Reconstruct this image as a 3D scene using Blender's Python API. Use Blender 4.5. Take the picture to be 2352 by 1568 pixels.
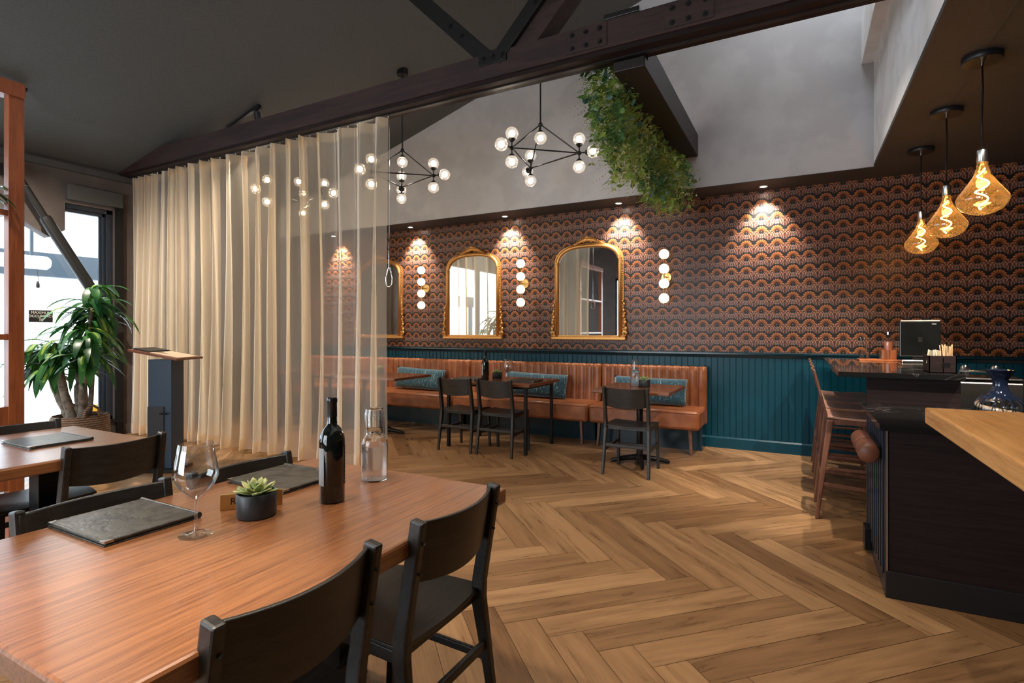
import bpy, math, random
from mathutils import Vector, Matrix
PI = math.pi
R = math.radians
random.seed(7)
scene = bpy.context.scene
for o in list(bpy.data.objects): bpy.data.objects.remove(o)

# ------------------------------------------------------------------ camera
cam_d = bpy.data.cameras.new('camera'); cam = bpy.data.objects.new('camera', cam_d)
scene.collection.objects.link(cam); scene.camera = cam
cam.location = (0, 0, 1.25); cam.rotation_euler = (R(90), 0, R(28.2))
cam_d.sensor_width = 36; cam_d.lens = 1238 / 2352 * 36; cam_d.shift_y = -23 / 2352
cam_d.clip_start = .02
# ------------------------------------------------------------------ view + world
vs = scene.view_settings
vs.view_transform = 'Standard'; vs.look = 'None'; vs.exposure = 0.12; vs.gamma = 1; vs.use_curve_mapping = False
world = bpy.data.worlds.new('sky'); scene.world = world; world.use_nodes = True
wb = world.node_tree.nodes['Background']
wb.inputs[0].default_value = (.86, .94, 1.0, 1); wb.inputs[1].default_value = 9
try:
    scene.cycles.max_bounces = 10; scene.cycles.transparent_max_bounces = 24
    scene.cycles.sample_clamp_indirect = 6
except Exception: pass

GLOBE_W, SPOT_W, PEND_W, TRACK_W = 14, 150, 2.6, 180
def lamp(kind, name, loc, energy, color, parent=None, radius=.03, rot=(0, 0, 0), **kw):
    L = bpy.data.lights.new(name, kind); L.energy = energy; L.color = color
    if kind in ('POINT', 'SPOT'): L.shadow_soft_size = radius
    for k, v in kw.items(): setattr(L, k, v)
    o = bpy.data.objects.new(name, L); scene.collection.objects.link(o)
    o.location = loc; o.rotation_euler = rot
    if parent: o.parent = parent
    return o
# portals in the glazed openings guide the daylight sampling
def portal(loc, rot, sx, sy):
    L = bpy.data.lights.new('daylight_portal', 'AREA'); L.shape = 'RECTANGLE'; L.size = sx; L.size_y = sy
    L.cycles.is_portal = True
    o = bpy.data.objects.new('daylight_portal', L); scene.collection.objects.link(o); o.location = loc; o.rotation_euler = rot
portal((-7.46, .4, 1.5), (0, R(-90), 0), 2.6, 6.0)
portal((-3.15, -3.1, 1.6), (R(90), 0, 0), 3.3, 2.4)

# ------------------------------------------------------------------ node helpers
class S:
    def __init__(s, nt, sock): s.nt, s.s = nt, sock
    def _op(s, op, b=None, c=None):
        n = s.nt.nodes.new('ShaderNodeMath'); n.operation = op
        s.nt.links.new(s.s, n.inputs[0])
        for i, x in ((1, b), (2, c)):
            if x is None: continue
            if isinstance(x, S): s.nt.links.new(x.s, n.inputs[i])
            else: n.inputs[i].default_value = x
        return S(s.nt, n.outputs[0])
    def __add__(s, b): return s._op('ADD', b)
    def __sub__(s, b): return s._op('SUBTRACT', b)
    def __mul__(s, b): return s._op('MULTIPLY', b)
    def __truediv__(s, b): return s._op('DIVIDE', b)
    def fr(s): return s._op('FRACT')
    def ab(s): return s._op('ABSOLUTE')
    def sin(s): return s._op('SINE')
    def sqrt(s): return s._op('SQRT')
    def mx(s, b): return s._op('MAXIMUM', b)
    def mn(s, b): return s._op('MINIMUM', b)
    def at2(s, b): return s._op('ARCTAN2', b)
    def pw(s, b): return s._op('POWER', b)
    def step(s, lo, hi, a=0., b=1.):
        n = s.nt.nodes.new('ShaderNodeMapRange'); n.interpolation_type = 'SMOOTHSTEP'
        s.nt.links.new(s.s, n.inputs[0]); n.inputs[1].default_value = lo; n.inputs[2].default_value = hi
        n.inputs[3].default_value = a; n.inputs[4].default_value = b
        return S(s.nt, n.outputs[0])
def mixc(nt, f, a, b):
    n = nt.nodes.new('ShaderNodeMix'); n.data_type = 'RGBA'
    for i, x in ((0, f), (6, a), (7, b)):
        if isinstance(x, S): nt.links.new(x.s, n.inputs[i])
        elif isinstance(x, (tuple, list)): n.inputs[i].default_value = (*x[:3], 1)
        else: n.inputs[i].default_value = x
    return S(nt, n.outputs[2])
MATS = {}
def mat(name, col=(.5, .5, .5), rough=.5, metal=0., spec=.5, emit=None, es=0., trans=0., alpha=1., sheen=0., coat=0., ior=1.45):
    m = bpy.data.materials.new(name); m.use_nodes = True; MATS[name] = m
    p = m.node_tree.nodes['Principled BSDF']
    p.inputs['Base Color'].default_value = (*col, 1); p.inputs['Roughness'].default_value = rough
    p.inputs['Metallic'].default_value = metal; p.inputs['Specular IOR Level'].default_value = spec
    p.inputs['Transmission Weight'].default_value = trans; p.inputs['IOR'].default_value = ior
    p.inputs['Sheen Weight'].default_value = sheen; p.inputs['Coat Weight'].default_value = coat
    if emit: p.inputs['Emission Color'].default_value = (*emit, 1); p.inputs['Emission Strength'].default_value = es
    return m
def nodes(m): return m.node_tree, m.node_tree.nodes['Principled BSDF']
def coords(nt, kind='Object', scale=(1, 1, 1), rot=(0, 0, 0)):
    tc = nt.nodes.new('ShaderNodeTexCoord'); mp = nt.nodes.new('ShaderNodeMapping')
    nt.links.new(tc.outputs[kind], mp.inputs[0]); mp.inputs['Scale'].default_value = scale; mp.inputs['Rotation'].default_value = rot
    return S(nt, mp.outputs[0])
def noise(nt, vec, scale, detail=4, rough=.55, dist=0.):
    n = nt.nodes.new('ShaderNodeTexNoise'); nt.links.new(vec.s, n.inputs['Vector'])
    n.inputs['Scale'].default_value = scale; n.inputs['Detail'].default_value = detail
    n.inputs['Roughness'].default_value = rough; n.inputs['Distortion'].default_value = dist
    return S(nt, n.outputs['Fac'])
def bump(nt, p, h, strength=.3, dist=.01):
    b = nt.nodes.new('ShaderNodeBump'); b.inputs['Strength'].default_value = strength; b.inputs['Distance'].default_value = dist
    nt.links.new(h.s, b.inputs['Height']); nt.links.new(b.outputs[0], p.inputs['Normal'])
def wood(name, c1, c2, axis=0, rough=.4, stretch=14, sc=2.2, coat=0., spec=.5, bs=.08, coord='Object'):
    m = mat(name, c1, rough, coat=coat, spec=spec); nt, p = nodes(m)
    s = [stretch] * 3; s[axis] = 1.0
    v = coords(nt, coord, s)
    a = noise(nt, v, sc, 5, .6, .6); b = noise(nt, v, sc * 7, 3, .6)
    f = (a * .75 + b * .35).step(.32, .72)
    nt.links.new(mixc(nt, f, c1, c2).s, p.inputs['Base Color'])
    bump(nt, p, b, bs, .002)
    return m
def speckle(name, c1, c2, sc, rough=.6, metal=0., bs=.2, lo=.4, hi=.6, detail=3):
    m = mat(name, c1, rough, metal); nt, p = nodes(m)
    f = noise(nt, coords(nt), sc, detail).step(lo, hi)
    nt.links.new(mixc(nt, f, c1, c2).s, p.inputs['Base Color']); bump(nt, p, f, bs, .002)
    return m
def thin_glass(name, tint=(1, 1, 1), gloss=.12, rough=.02, haze=0., hcol=(1, 1, 1)):
    m = bpy.data.materials.new(name); m.use_nodes = True; nt = m.node_tree; nt.nodes.clear(); MATS[name] = m
    out = nt.nodes.new('ShaderNodeOutputMaterial'); mx = nt.nodes.new('ShaderNodeMixShader')
    t = nt.nodes.new('ShaderNodeBsdfTransparent'); t.inputs[0].default_value = (*tint, 1)
    g = nt.nodes.new('ShaderNodeBsdfGlossy'); g.inputs['Roughness'].default_value = rough
    fr = nt.nodes.new('ShaderNodeLayerWeight'); fr.inputs[0].default_value = .5
    f = S(nt, fr.outputs['Facing']).pw(2.6) * .85 + (.035 + gloss * .15)
    nt.links.new(f.s, mx.inputs[0]); nt.links.new(t.outputs[0], mx.inputs[1]); nt.links.new(g.outputs[0], mx.inputs[2])
    if haze:
        h = nt.nodes.new('ShaderNodeBsdfTranslucent'); h.inputs[0].default_value = (*hcol, 1); m2 = nt.nodes.new('ShaderNodeMixShader'); m2.inputs[0].default_value = haze
        nt.links.new(mx.outputs[0], m2.inputs[1]); nt.links.new(h.outputs[0], m2.inputs[2]); nt.links.new(m2.outputs[0], out.inputs[0]); return m
    nt.links.new(mx.outputs[0], out.inputs[0]); return m

# ------------------------------------------------------------------ materials
m_ceil = speckle('charcoal_paint', (.060, .060, .057), (.069, .069, .066), 60, .75, bs=.05)
m_gable = speckle('grey_plaster', (.38, .365, .37), (.43, .415, .42), 3, .7, bs=.03)
m_bulk = speckle('lit_plaster', (.74, .74, .74), (.84, .84, .85), 4, .7, bs=.03)  # gable's grey plaster made paler, standing for daylight on bulkhead and boxed beam
m_low = speckle('umber_paint', (.046, .044, .047), (.053, .051, .054), 60, .7, bs=.05)
m_lwall = speckle('brown_plaster', (.085, .068, .062), (.10, .08, .073), 5, .7, bs=.05)
m_teal = mat('teal_paint', (.001, .050, .080), .36, spec=.3)
m_tealdark = mat('dark_teal_gloss', (.004, .022, .032), .16)
m_beam = wood('beam_timber', (.013, .007, .006), (.046, .022, .019), 0, .55, 10, 1.6, bs=.35)
m_beamy = wood('beam_timber_lengthwise', (.006, .004, .004), (.022, .012, .011), 1, .5, 10, 1.6, bs=.35)
m_iron = mat('black_iron', (.030, .029, .028), .38, .6)
m_black = mat('black_metal', (.012, .012, .013), .35, .5)
m_blackp = mat('black_plastic', (.010, .010, .011), .4)
m_chairw = wood('black_stained_wood', (.010, .009, .008), (.028, .023, .019), 0, .38, 12, 5, bs=.25)
m_table = wood('mahogany_top', (.125, .042, .014), (.32, .125, .044), 1, .34, 34, 3.0, coat=.8, bs=.25); MATS['mahogany_top'].node_tree.nodes['Principled BSDF'].inputs['Coat Roughness'].default_value = .24
m_tablex = wood('dark_walnut_top', (.13, .042, .018), (.22, .075, .032), 0, .24, 16, 3.2, coat=.3)
m_redwood = wood('red_timber', (.16, .040, .013), (.30, .085, .026), 2, .38, 14, 2.4)
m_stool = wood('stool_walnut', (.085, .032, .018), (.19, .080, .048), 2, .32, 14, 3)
m_stoolx = wood('lit_walnut_seat', (.36, .17, .11), (.56, .30, .21), 0, .28, 14, 3)  # stool walnut lightened for the light falling on the seats
m_slab = wood('honey_oak', (.36, .145, .042), (.64, .34, .125), 1, .34, 20, 3.4, bs=.6)
m_wenge = wood('wenge_panel', (.010, .005, .005), (.022, .012, .011), 0, .55, 22, 3, bs=.25)
m_leather = speckle('tan_leather', (.25, .076, .025), (.33, .108, .038), 7, .32, bs=.10)
m_leatherd = speckle('brown_leather', (.11, .036, .018), (.17, .058, .030), 9, .45, bs=.15)
m_gold = mat('gilt', (.62, .31, .095), .42, .8)
m_brass = mat('brass', (.62, .42, .16), .28, .9)
m_mirror = mat('mirror_silver', (.86, .87, .86), .015, 1.)
m_steel = mat('steel', (.55, .54, .52), .25, 1.)
m_chrome = mat('chrome', (.75, .74, .72), .12, 1.)
MATS['wenge_panel'].node_tree.nodes['Principled BSDF'].inputs['Specular IOR Level'].default_value = .2
m_marble = mat('black_marble', (.010, .010, .010), .06, spec=.3); nt, p = nodes(m_marble)
_v = noise(nt, coords(nt), 2.6, 4, .6, 1.6); _f = ((_v - .5).ab()).step(.0, .012, 1., 0.) * noise(nt, coords(nt), 1.3, 2).step(.46, .56)
nt.links.new(mixc(nt, _f, (.010, .010, .010), (.30, .27, .25)).s, p.inputs['Base Color'])
m_glass = thin_glass('clear_glass', (.95, .96, .96), .3)
m_pane = thin_glass('window_pane', (.95, .98, 1.), .02)
m_bulbglass = thin_glass('amber_glass', (1., .84, .56), .5, haze=.06, hcol=(1, .72, .35))
m_globeglass = thin_glass('globe_glass', (.96, .96, .96), .5, haze=.05)
m_solidglass = mat('solid_glass', (1, 1, 1), .0, trans=1., ior=1.47)
m_water = mat('frosted_water', (.97, .98, 1.), .22, trans=.9, ior=1.2)
m_bulb = mat('lit_bulb', (1, 1, 1), .3, emit=(1, .86, .68), es=40)
m_filament = mat('lit_filament', (1, .8, .5), .3, emit=(1, .52, .16), es=50)
m_globe = mat('opal_globe', (.9, .86, .8), .3, emit=(1, .78, .52), es=1.9)
m_led = mat('lit_led', (1, 1, 1), .3, emit=(1, .88, .74), es=25)
m_bottle = mat('bottle_glass', (.006, .008, .006), .04, coat=.6)
m_capsule = mat('bottle_capsule', (.010, .010, .011), .25)
m_labelf = mat('grey_label', (.34, .34, .35), .5)
m_label = mat('bottle_label', (.020, .020, .022), .5)
m_ink = mat('pale_print', (.62, .60, .55), .6)
m_paperm = mat('cream_paper', (.72, .54, .38), .6)
m_menu = speckle('menu_leather', (.030, .028, .024), (.060, .056, .048), 26, .36, bs=.25)
m_menus = mat('stitch_thread', (.16, .14, .11), .6)
m_pot = speckle('charcoal_ceramic', (.018, .022, .024), (.028, .033, .036), 30, .42)
m_soil = speckle('soil', (.02, .013, .008), (.05, .032, .02), 60, .9)
m_succ = mat('succulent_leaf', (.34, .40, .12), .42); nt, p = nodes(m_succ)
nt.links.new(mixc(nt, noise(nt, coords(nt), 45, 2).step(.35, .65), (.20, .30, .10), (.52, .52, .22)).s, p.inputs['Base Color'])
def leafmat(name, a, b, sc=9, tl=.25):
    m = mat(name, a, .38); nt, p = nodes(m)
    c = mixc(nt, noise(nt, coords(nt), sc, 2).step(.35, .65), a, b)
    nt.links.new(c.s, p.inputs['Base Color'])
    t = nt.nodes.new('ShaderNodeBsdfTranslucent'); nt.links.new(c.s, t.inputs[0])
    mx = nt.nodes.new('ShaderNodeMixShader'); mx.inputs[0].default_value = tl
    out = [n for n in nt.nodes if n.type == 'OUTPUT_MATERIAL'][0]
    nt.links.new(p.outputs[0], mx.inputs[1]); nt.links.new(t.outputs[0], mx.inputs[2]); nt.links.new(mx.outputs[0], out.inputs[0])
    return m
m_leaf = leafmat('dracaena_leaf', (.012, .075, .022), (.05, .19, .03), 5)
m_leafy = leafmat('striped_leaf_centre', (.16, .30, .03), (.32, .42, .06), 5)
m_ivy = leafmat('ivy_leaf', (.05, .15, .045), (.26, .38, .07), 3)
m_fern = leafmat('fern_leaf', (.10, .20, .045), (.42, .46, .08), 3)
m_moss = leafmat('moss_leaf', (.24, .28, .07), (.50, .52, .20), 4)
m_blueleaf = leafmat('eucalyptus_leaf', (.05, .13, .11), (.11, .24, .20), 4)
m_trunk = speckle('cane_bark', (.13, .10, .075), (.24, .19, .14), 24, .8)
m_white = mat('white_paint', (.78, .79, .80), .5)
m_out = mat('outside_render', (.80, .82, .84), .8)
m_outroof = mat('outside_eave', (.05, .07, .09), .7)
m_asphalt = speckle('pavement', (.50, .52, .54), (.62, .63, .64), 8, .8)
m_yellow = mat('yellow_paint', (.85, .42, .02), .5)
m_napkin = mat('paper_napkin', (.72, .62, .45), .7)
m_stick = mat('wood_stick', (.62, .38, .20), .6)
m_pink = mat('pink_liquid', (.75, .30, .18), .1, trans=.4)
m_traywood = mat('orange_wood', (.42, .13, .045), .35)
m_navy = mat('navy_lacquer', (.012, .020, .034), .25)
m_hostnavy = mat('navy_stand', (.020, .040, .070), .35)
m_screen = mat('black_gloss', (.008, .009, .009), .2)
m_vase = mat('dark_blue_glass', (.010, .016, .035), .06, coat=.5)
m_pebble = speckle('pale_pebble', (.42, .27, .17), (.62, .46, .33), 30, .5)
m_rug = speckle('grey_mat', (.10, .10, .10), (.22, .22, .22), 90, .95)
# woven basket
m_basket = mat('woven_straw', (.30, .17, .09), .75); nt, p = nodes(m_basket)
_w = nt.nodes.new('ShaderNodeTexWave'); _w.bands_direction = 'Z'; _w.inputs['Scale'].default_value = 16; _w.inputs['Distortion'].default_value = 3; _w.inputs['Detail Scale'].default_value = 6
nt.links.new(coords(nt).s, _w.inputs[0]); _f = S(nt, _w.outputs['Fac'])
nt.links.new(mixc(nt, _f, (.11, .055, .03), (.42, .26, .15)).s, p.inputs['Base Color']); bump(nt, p, _f, .8, .01)
# teal cushion fabric with pale strokes
m_cush = mat('teal_fabric', (.01, .10, .13), .7, sheen=.4); nt, p = nodes(m_cush)
_n = noise(nt, coords(nt, 'Object', (16, 16, 3), (0, R(32), 0)), 2.6, 1, .5, .3)
nt.links.new(mixc(nt, (((_n * 3).fr() - .5).ab()).step(.0, .045, 1., 0.), (.002, .055, .090), (.28, .44, .42)).s, p.inputs['Base Color'])
# herringbone boards: uv runs along each board, attribute holds the board's own tone
m_floor = mat('oak_boards', (.3, .15, .06), .34, spec=.4); nt, p = nodes(m_floor)
_v = coords(nt, 'UV', (1, 9, 1)); _a = noise(nt, _v, 2.4, 6, .58, .5); _b = noise(nt, coords(nt, 'UV', (2, 60, 1)), 3, 3, .6)
_g = (_a * .72 + _b * .34).step(.18, .80)
_at = nt.nodes.new('ShaderNodeAttribute'); _at.attribute_name = 'tone'
_c1 = mixc(nt, _g, (.072, .034, .014), (.255, .130, .054)); _c2 = mixc(nt, _g, (.21, .105, .044), (.50, .29, .138))
nt.links.new(mixc(nt, S(nt, _at.outputs['Fac']), _c1, _c2).s, p.inputs['Base Color'])
bump(nt, p, _b, .12, .002)
nt.links.new(_a.step(.3, .7, .26, .40).s, p.inputs['Roughness'])
m_gap = mat('board_gap', (.05, .024, .010), .6)
# scallop wallpaper
m_paper = mat('fan_wallpaper', (.02, .02, .02), .36, spec=.32); nt, p = nodes(m_paper)
sx = nt.nodes.new('ShaderNodeSeparateXYZ'); nt.links.new(coords(nt).s, sx.inputs[0])
U = S(nt, sx.outputs[0]) / .146; V = S(nt, sx.outputs[2]) / .139
fu = U.fr() - .5; fv = V.fr() - .53
r1 = (fu * fu + fv * fv).sqrt(); a1 = fu.at2(fv).ab()
pet1 = (a1 * (r1 * -.9 + 1.28) * 7.5).sin().ab()                       # leaves fanning out
fan = (r1 - pet1 * .035).step(.345, .365, 1., 0.) * a1.step(1.70, 1.85, 1., 0.)
fanc = fan * pet1.step(.22, .62)
gu = ((U + .5).fr() - .5).ab(); gv = (V + .275).fr() - .5
oval = (gu * gu * 1.02 + gv * gv).sqrt().step(.385, .405, 1., 0.) * (gv + .47 - gu * .82).step(0, .03) * (gu * .8 - gv + .33).step(-.02, .04)
dA = ((gu + .42) * (gu + .42) + (gv + .30) * (gv + .30)).sqrt(); dB = ((gu - .62) * (gu - .62) + (gv + .16) * (gv + .16)).sqrt()
lines = ((dA * 7.2).fr() - .5).ab().step(.31, .43, 1., 0.) * ((dB * 6.4 + .15).fr() - .5).ab().step(.32, .43, 1., 0.) * gu.step(.0, .035)
clus = oval * lines
fancol = mixc(nt, r1.step(.06, .35), (.030, .009, .004), (.40, .135, .042))
clucol = mixc(nt, (gv + .4).step(.05, .75), (.20, .115, .095), (.40, .185, .115))
dd0 = (fu * fu + (fv + .02) * (fv + .02)).sqrt().step(.022, .034, 1., 0.); dd1 = (fu * fu * .35 + (fv + .19) * (fv + .19)).sqrt().step(.022, .034, 1., 0.) * fu.ab().step(.07, .08, 1., 0.)
fw_ = fv + .37; a3 = fu.at2(fw_).ab(); r3 = (fu * fu + fw_ * fw_).sqrt()
dd2 = r3.step(.17, .19, 1., 0.) * (a3 * 3.2).sin().ab().step(.2, .5) * r3.step(.03, .04)
base = mixc(nt, (dd0 + dd1 * .5 + dd2 * .8), (.010, .012, .013), (.27, .165, .13))
base = mixc(nt, oval, base, (.040, .012, .006))
fan_on = mixc(nt, clus, base, clucol); outl = r1.step(.375, .425, 1., 0.) * a1.step(1.85, 2.0, 1., 0.); fan_on = mixc(nt, outl, fan_on, (.010, .010, .011)); under = mixc(nt, fan, fan_on, (.030, .009, .004)); fin = mixc(nt, fanc, under, fancol)
nt.links.new(fin.s, p.inputs['Base Color'])
# sheer curtain: threads let part of the light straight through, more when seen face on
m_cur = bpy.data.materials.new('sheer_linen'); m_cur.use_nodes = True; nt = m_cur.node_tree; nt.nodes.clear()
o_ = nt.nodes.new('ShaderNodeOutputMaterial'); mx1 = nt.nodes.new('ShaderNodeMixShader'); mx2 = nt.nodes.new('ShaderNodeMixShader')
tp = nt.nodes.new('ShaderNodeBsdfTransparent'); tp.inputs[0].default_value = (1, .90, .76, 1)
df = nt.nodes.new('ShaderNodeBsdfDiffuse'); tl = nt.nodes.new('ShaderNodeBsdfTranslucent')
df.inputs[0].default_value = (.90, .87, .82, 1); tl.inputs[0].default_value = (.86, .74, .56, 1)
mx2.inputs[0].default_value = .5
nt.links.new(df.outputs[0], mx2.inputs[1]); nt.links.new(tl.outputs[0], mx2.inputs[2])
lw = nt.nodes.new('ShaderNodeLayerWeight'); lw.inputs[0].default_value = .35
f = S(nt, lw.outputs['Facing']).step(0, .95, .31, .93)
nt.links.new(f.s, mx1.inputs[0]); nt.links.new(tp.outputs[0], mx1.inputs[1]); nt.links.new(mx2.outputs[0], mx1.inputs[2]); nt.links.new(mx1.outputs[0], o_.inputs[0])

# ------------------------------------------------------------------ mesh builder
class MB:
    def __init__(s): s.v = []; s.f = []
    def add(s, vs_, fs):
        b = len(s.v); s.v += [tuple(x) for x in vs_]; s.f += [tuple(b + i for i in q) for q in fs]; return s
    def box(s, x0, x1, y0, y1, z0, z1):
        return s.add([(x0, y0, z0), (x1, y0, z0), (x1, y1, z0), (x0, y1, z0), (x0, y0, z1), (x1, y0, z1), (x1, y1, z1), (x0, y1, z1)],
                     [(0, 3, 2, 1), (4, 5, 6, 7), (0, 1, 5, 4), (1, 2, 6, 5), (2, 3, 7, 6), (3, 0, 4, 7)])
    def frame(s, p, q, up=(0, 0, 1)):
        d = (Vector(q) - Vector(p)).normalized(); u = Vector(up)
        if abs(d.dot(u)) > .98: u = Vector((0, 1, 0)) if abs(d.y) < .9 else Vector((1, 0, 0))
        a = d.cross(u).normalized(); b = a.cross(d).normalized(); return d, a, b
    def bar(s, p, q, w, h, w2=None, h2=None, up=(0, 0, 1)):
        d, a, b = s.frame(p, q, up); w2 = w if w2 is None else w2; h2 = h if h2 is None else h2; vs_ = []
        for c, ww, hh in ((Vector(p), w, h), (Vector(q), w2, h2)):
            for i, j in ((-1, -1), (1, -1), (1, 1), (-1, 1)): vs_.append(c + a * i * ww / 2 + b * j * hh / 2)
        return s.add(vs_, [(3, 2, 1, 0), (4, 5, 6, 7), (0, 1, 5, 4), (1, 2, 6, 5), (2, 3, 7, 6), (3, 0, 4, 7)])
    def sweep(s, pts, sec, up=(0, 0, 1)):
        """sec = list of (w,h) per point, rectangular section"""
        n = len(pts); vs_ = []
        for i, c in enumerate(pts):
            p = pts[max(i - 1, 0)]; q = pts[min(i + 1, n - 1)]; d, a, b = s.frame(p, q, up); w, h = sec[i]
            for k, j in ((-1, -1), (1, -1), (1, 1), (-1, 1)): vs_.append(Vector(c) + a * k * w / 2 + b * j * h / 2)
        fs = [(3, 2, 1, 0), tuple(4 * (n - 1) + k for k in range(4))]
        for i in range(n - 1):
            for k in range(4):
                k2 = (k + 1) % 4; fs.append((4 * i + k, 4 * i + k2, 4 * i + 4 + k2, 4 * i + 4 + k))
        return s.add(vs_, fs)
    def tube(s, pts, r, n=8):
        m = len(pts); rs = r if isinstance(r, (list, tuple)) else [r] * m; vs_ = []
        for i, c in enumerate(pts):
            p = pts[max(i - 1, 0)]; q = pts[min(i + 1, m - 1)]; d, a, b = s.frame(p, q)
            for k in range(n):
                t = 2 * PI * k / n; vs_.append(Vector(c) + (a * math.cos(t) + b * math.sin(t)) * rs[i])
        fs = [tuple(range(n))[::-1], tuple(n * (m - 1) + k for k in range(n))]
        for i in range(m - 1):
            for k in range(n):
                k2 = (k + 1) % n; fs.append((n * i + k, n * i + k2, n * i + n + k2, n * i + n + k))
        return s.add(vs_, fs)
    def lathe(s, prof, n=24, c=(0, 0, 0), closed=False):
        vs_ = []
        for r, z in prof:
            for k in range(n):
                t = 2 * PI * k / n; vs_.append((c[0] + r * math.cos(t), c[1] + r * math.sin(t), c[2] + z))
        m = len(prof); fs = []
        for i in range(m - 1 + (1 if closed else 0)):
            i2 = (i + 1) % m
            for k in range(n):
                k2 = (k + 1) % n; fs.append((n * i + k, n * i + k2, n * i2 + k2, n * i2 + k))
        if not closed:
            if prof[0][0] > 1e-6: fs.append(tuple(range(n))[::-1])
            if prof[-1][0] > 1e-6: fs.append(tuple(n * (m - 1) + k for k in range(n)))
        return s.add(vs_, fs)
    def sphere(s, c, r, n=16, sc=(1, 1, 1)):
        m = n // 2; pr = []
        vs_ = []
        for i in range(m + 1):
            t = PI * i / m
            for k in range(n):
                u = 2 * PI * k / n
                vs_.append((c[0] + sc[0] * r * math.sin(t) * math.cos(u), c[1] + sc[1] * r * math.sin(t) * math.sin(u), c[2] - sc[2] * r * math.cos(t)))
        fs = [(n * i + k, n * i + (k + 1) % n, n * i + n + (k + 1) % n, n * i + n + k) for i in range(m) for k in range(n)]
        return s.add(vs_, fs)
    def prism(s, pts, axis, a, b):
        """pts 2d in the plane across axis (x: (y,z), y: (x,z), z: (x,y))"""
        def P(u, v, w): return {'x': (w, u, v), 'y': (u, w, v), 'z': (u, v, w)}[axis]
        n = len(pts); vs_ = [P(u, v, a) for u, v in pts] + [P(u, v, b) for u, v in pts]
        return s.add(vs_, [tuple(range(n))[::-1], tuple(range(n, 2 * n))] + [(i, (i + 1) % n, n + (i + 1) % n, n + i) for i in range(n)])
    def grid(s, fn, nu, nv):
        vs_ = [fn(i / nu, j / nv) for j in range(nv + 1) for i in range(nu + 1)]
        return s.add(vs_, [(j * (nu + 1) + i, j * (nu + 1) + i + 1, (j + 1) * (nu + 1) + i + 1, (j + 1) * (nu + 1) + i) for j in range(nv) for i in range(nu)])
    def shell(s, fn, nu, nv, off):
        """two-sided grid with thickness vector off(u,v)"""
        top = [Vector(fn(i / nu, j / nv)) for j in range(nv + 1) for i in range(nu + 1)]
        W = nu + 1; N = len(top); o = Vector(off)
        vs_ = top + [p - o for p in top]; fs = []
        for j in range(nv):
            for i in range(nu):
                a = j * W + i; q = (a, a + 1, a + W + 1, a + W); fs.append(q); fs.append(tuple(N + k for k in q[::-1]))
        for i in range(nu):
            fs.append((i, N + i, N + i + 1, i + 1)); b = nv * W + i; fs.append((b, b + 1, N + b + 1, N + b))
        for j in range(nv):
            a = j * W; fs.append((a, a + W, N + a + W, N + a)); b = a + nu; fs.append((b, N + b, N + b + W, b + W))
        return s.add(vs_, fs)
    def build(s, name, m, parent=None, smooth=0, bevel=0, sub=0, solid=0, loc=None):
        me = bpy.data.meshes.new(name); me.from_pydata(s.v, [], s.f); me.update()
        import bmesh
        bm = bmesh.new(); bm.from_mesh(me); bmesh.ops.remove_doubles(bm, verts=bm.verts, dist=1e-6)
        if not solid and name not in ('cloth',): bmesh.ops.recalc_face_normals(bm, faces=bm.faces)
        bm.to_mesh(me); bm.free()
        if smooth:
            for q in me.polygons: q.use_smooth = True
            if smooth > 1: me.set_sharp_from_angle(angle=R(smooth))
        o = bpy.data.objects.new(name, me); scene.collection.objects.link(o)
        if m: me.materials.append(m)
        if parent: o.parent = parent
        if loc: o.location = loc
        if solid:
            k = o.modifiers.new('thickness', 'SOLIDIFY'); k.thickness = solid
        if bevel:
            k = o.modifiers.new('bevel', 'BEVEL'); k.width = bevel; k.segments = 2; k.limit_method = 'ANGLE'
        if sub:
            k = o.modifiers.new('sub', 'SUBSURF'); k.levels = sub; k.render_levels = sub
        return o
def tag(o, label=None, cat=None, group=None, kind=None):
    if label: o['label'] = label
    if cat: o['category'] = cat
    if group: o['group'] = group
    if kind: o['kind'] = kind
    return o
def thing(name, label, cat, loc=(0, 0, 0), rz=0., group=None):
    o = bpy.data.objects.new(name, None); scene.collection.objects.link(o); o.empty_display_size = .1
    o.location = loc; o.rotation_euler = (0, 0, rz); return tag(o, label, cat, group)
def copy_tree(o, parent=None):
    c = o.copy(); scene.collection.objects.link(c)
    if parent: c.parent = parent
    for ch in list(o.children): copy_tree(ch, c)
    return c
def place(proto, used, loc, rz, label, group=None):
    c = copy_tree(proto) if used else proto
    c.location = loc; c.rotation_euler = (0, 0, rz); c['label'] = label
    if group: c['group'] = group
    return c
def struct(name, mb, m, label=None, parent=None, **kw):
    o = mb.build(name, m, parent, **kw)
    if not parent: o['kind'] = 'structure'
    if label: o['label'] = label
    return o
def text_mesh(name, body, size, m, parent, loc, rot, extrude=.0008, align='CENTER'):
    c = bpy.data.curves.new('lettering', 'FONT'); c.body = body; c.size = size; c.extrude = extrude; c.align_x = align; c.align_y = 'CENTER'
    t = bpy.data.objects.new('lettering', c); scene.collection.objects.link(t)
    dg = bpy.context.evaluated_depsgraph_get(); me = bpy.data.meshes.new_from_object(t.evaluated_get(dg))
    bpy.data.objects.remove(t); bpy.data.curves.remove(c)
    o = bpy.data.objects.new(name, me); scene.collection.objects.link(o); me.materials.clear(); me.materials.append(m)
    o.location = loc; o.rotation_euler = rot
    if parent: o.parent = parent
    return o

# ================================================================== ROOM SHELL
YW, XL, ZS = 6.2, -7.3, 2.72
YG = 5.8                                            # gable wall above the soffit
XB = .58                                            # bulkhead
def roof_z(x): return 5.27 + .30 * x if x > -6.4 else 3.35 + .206 * (x + 6.4)
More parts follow.
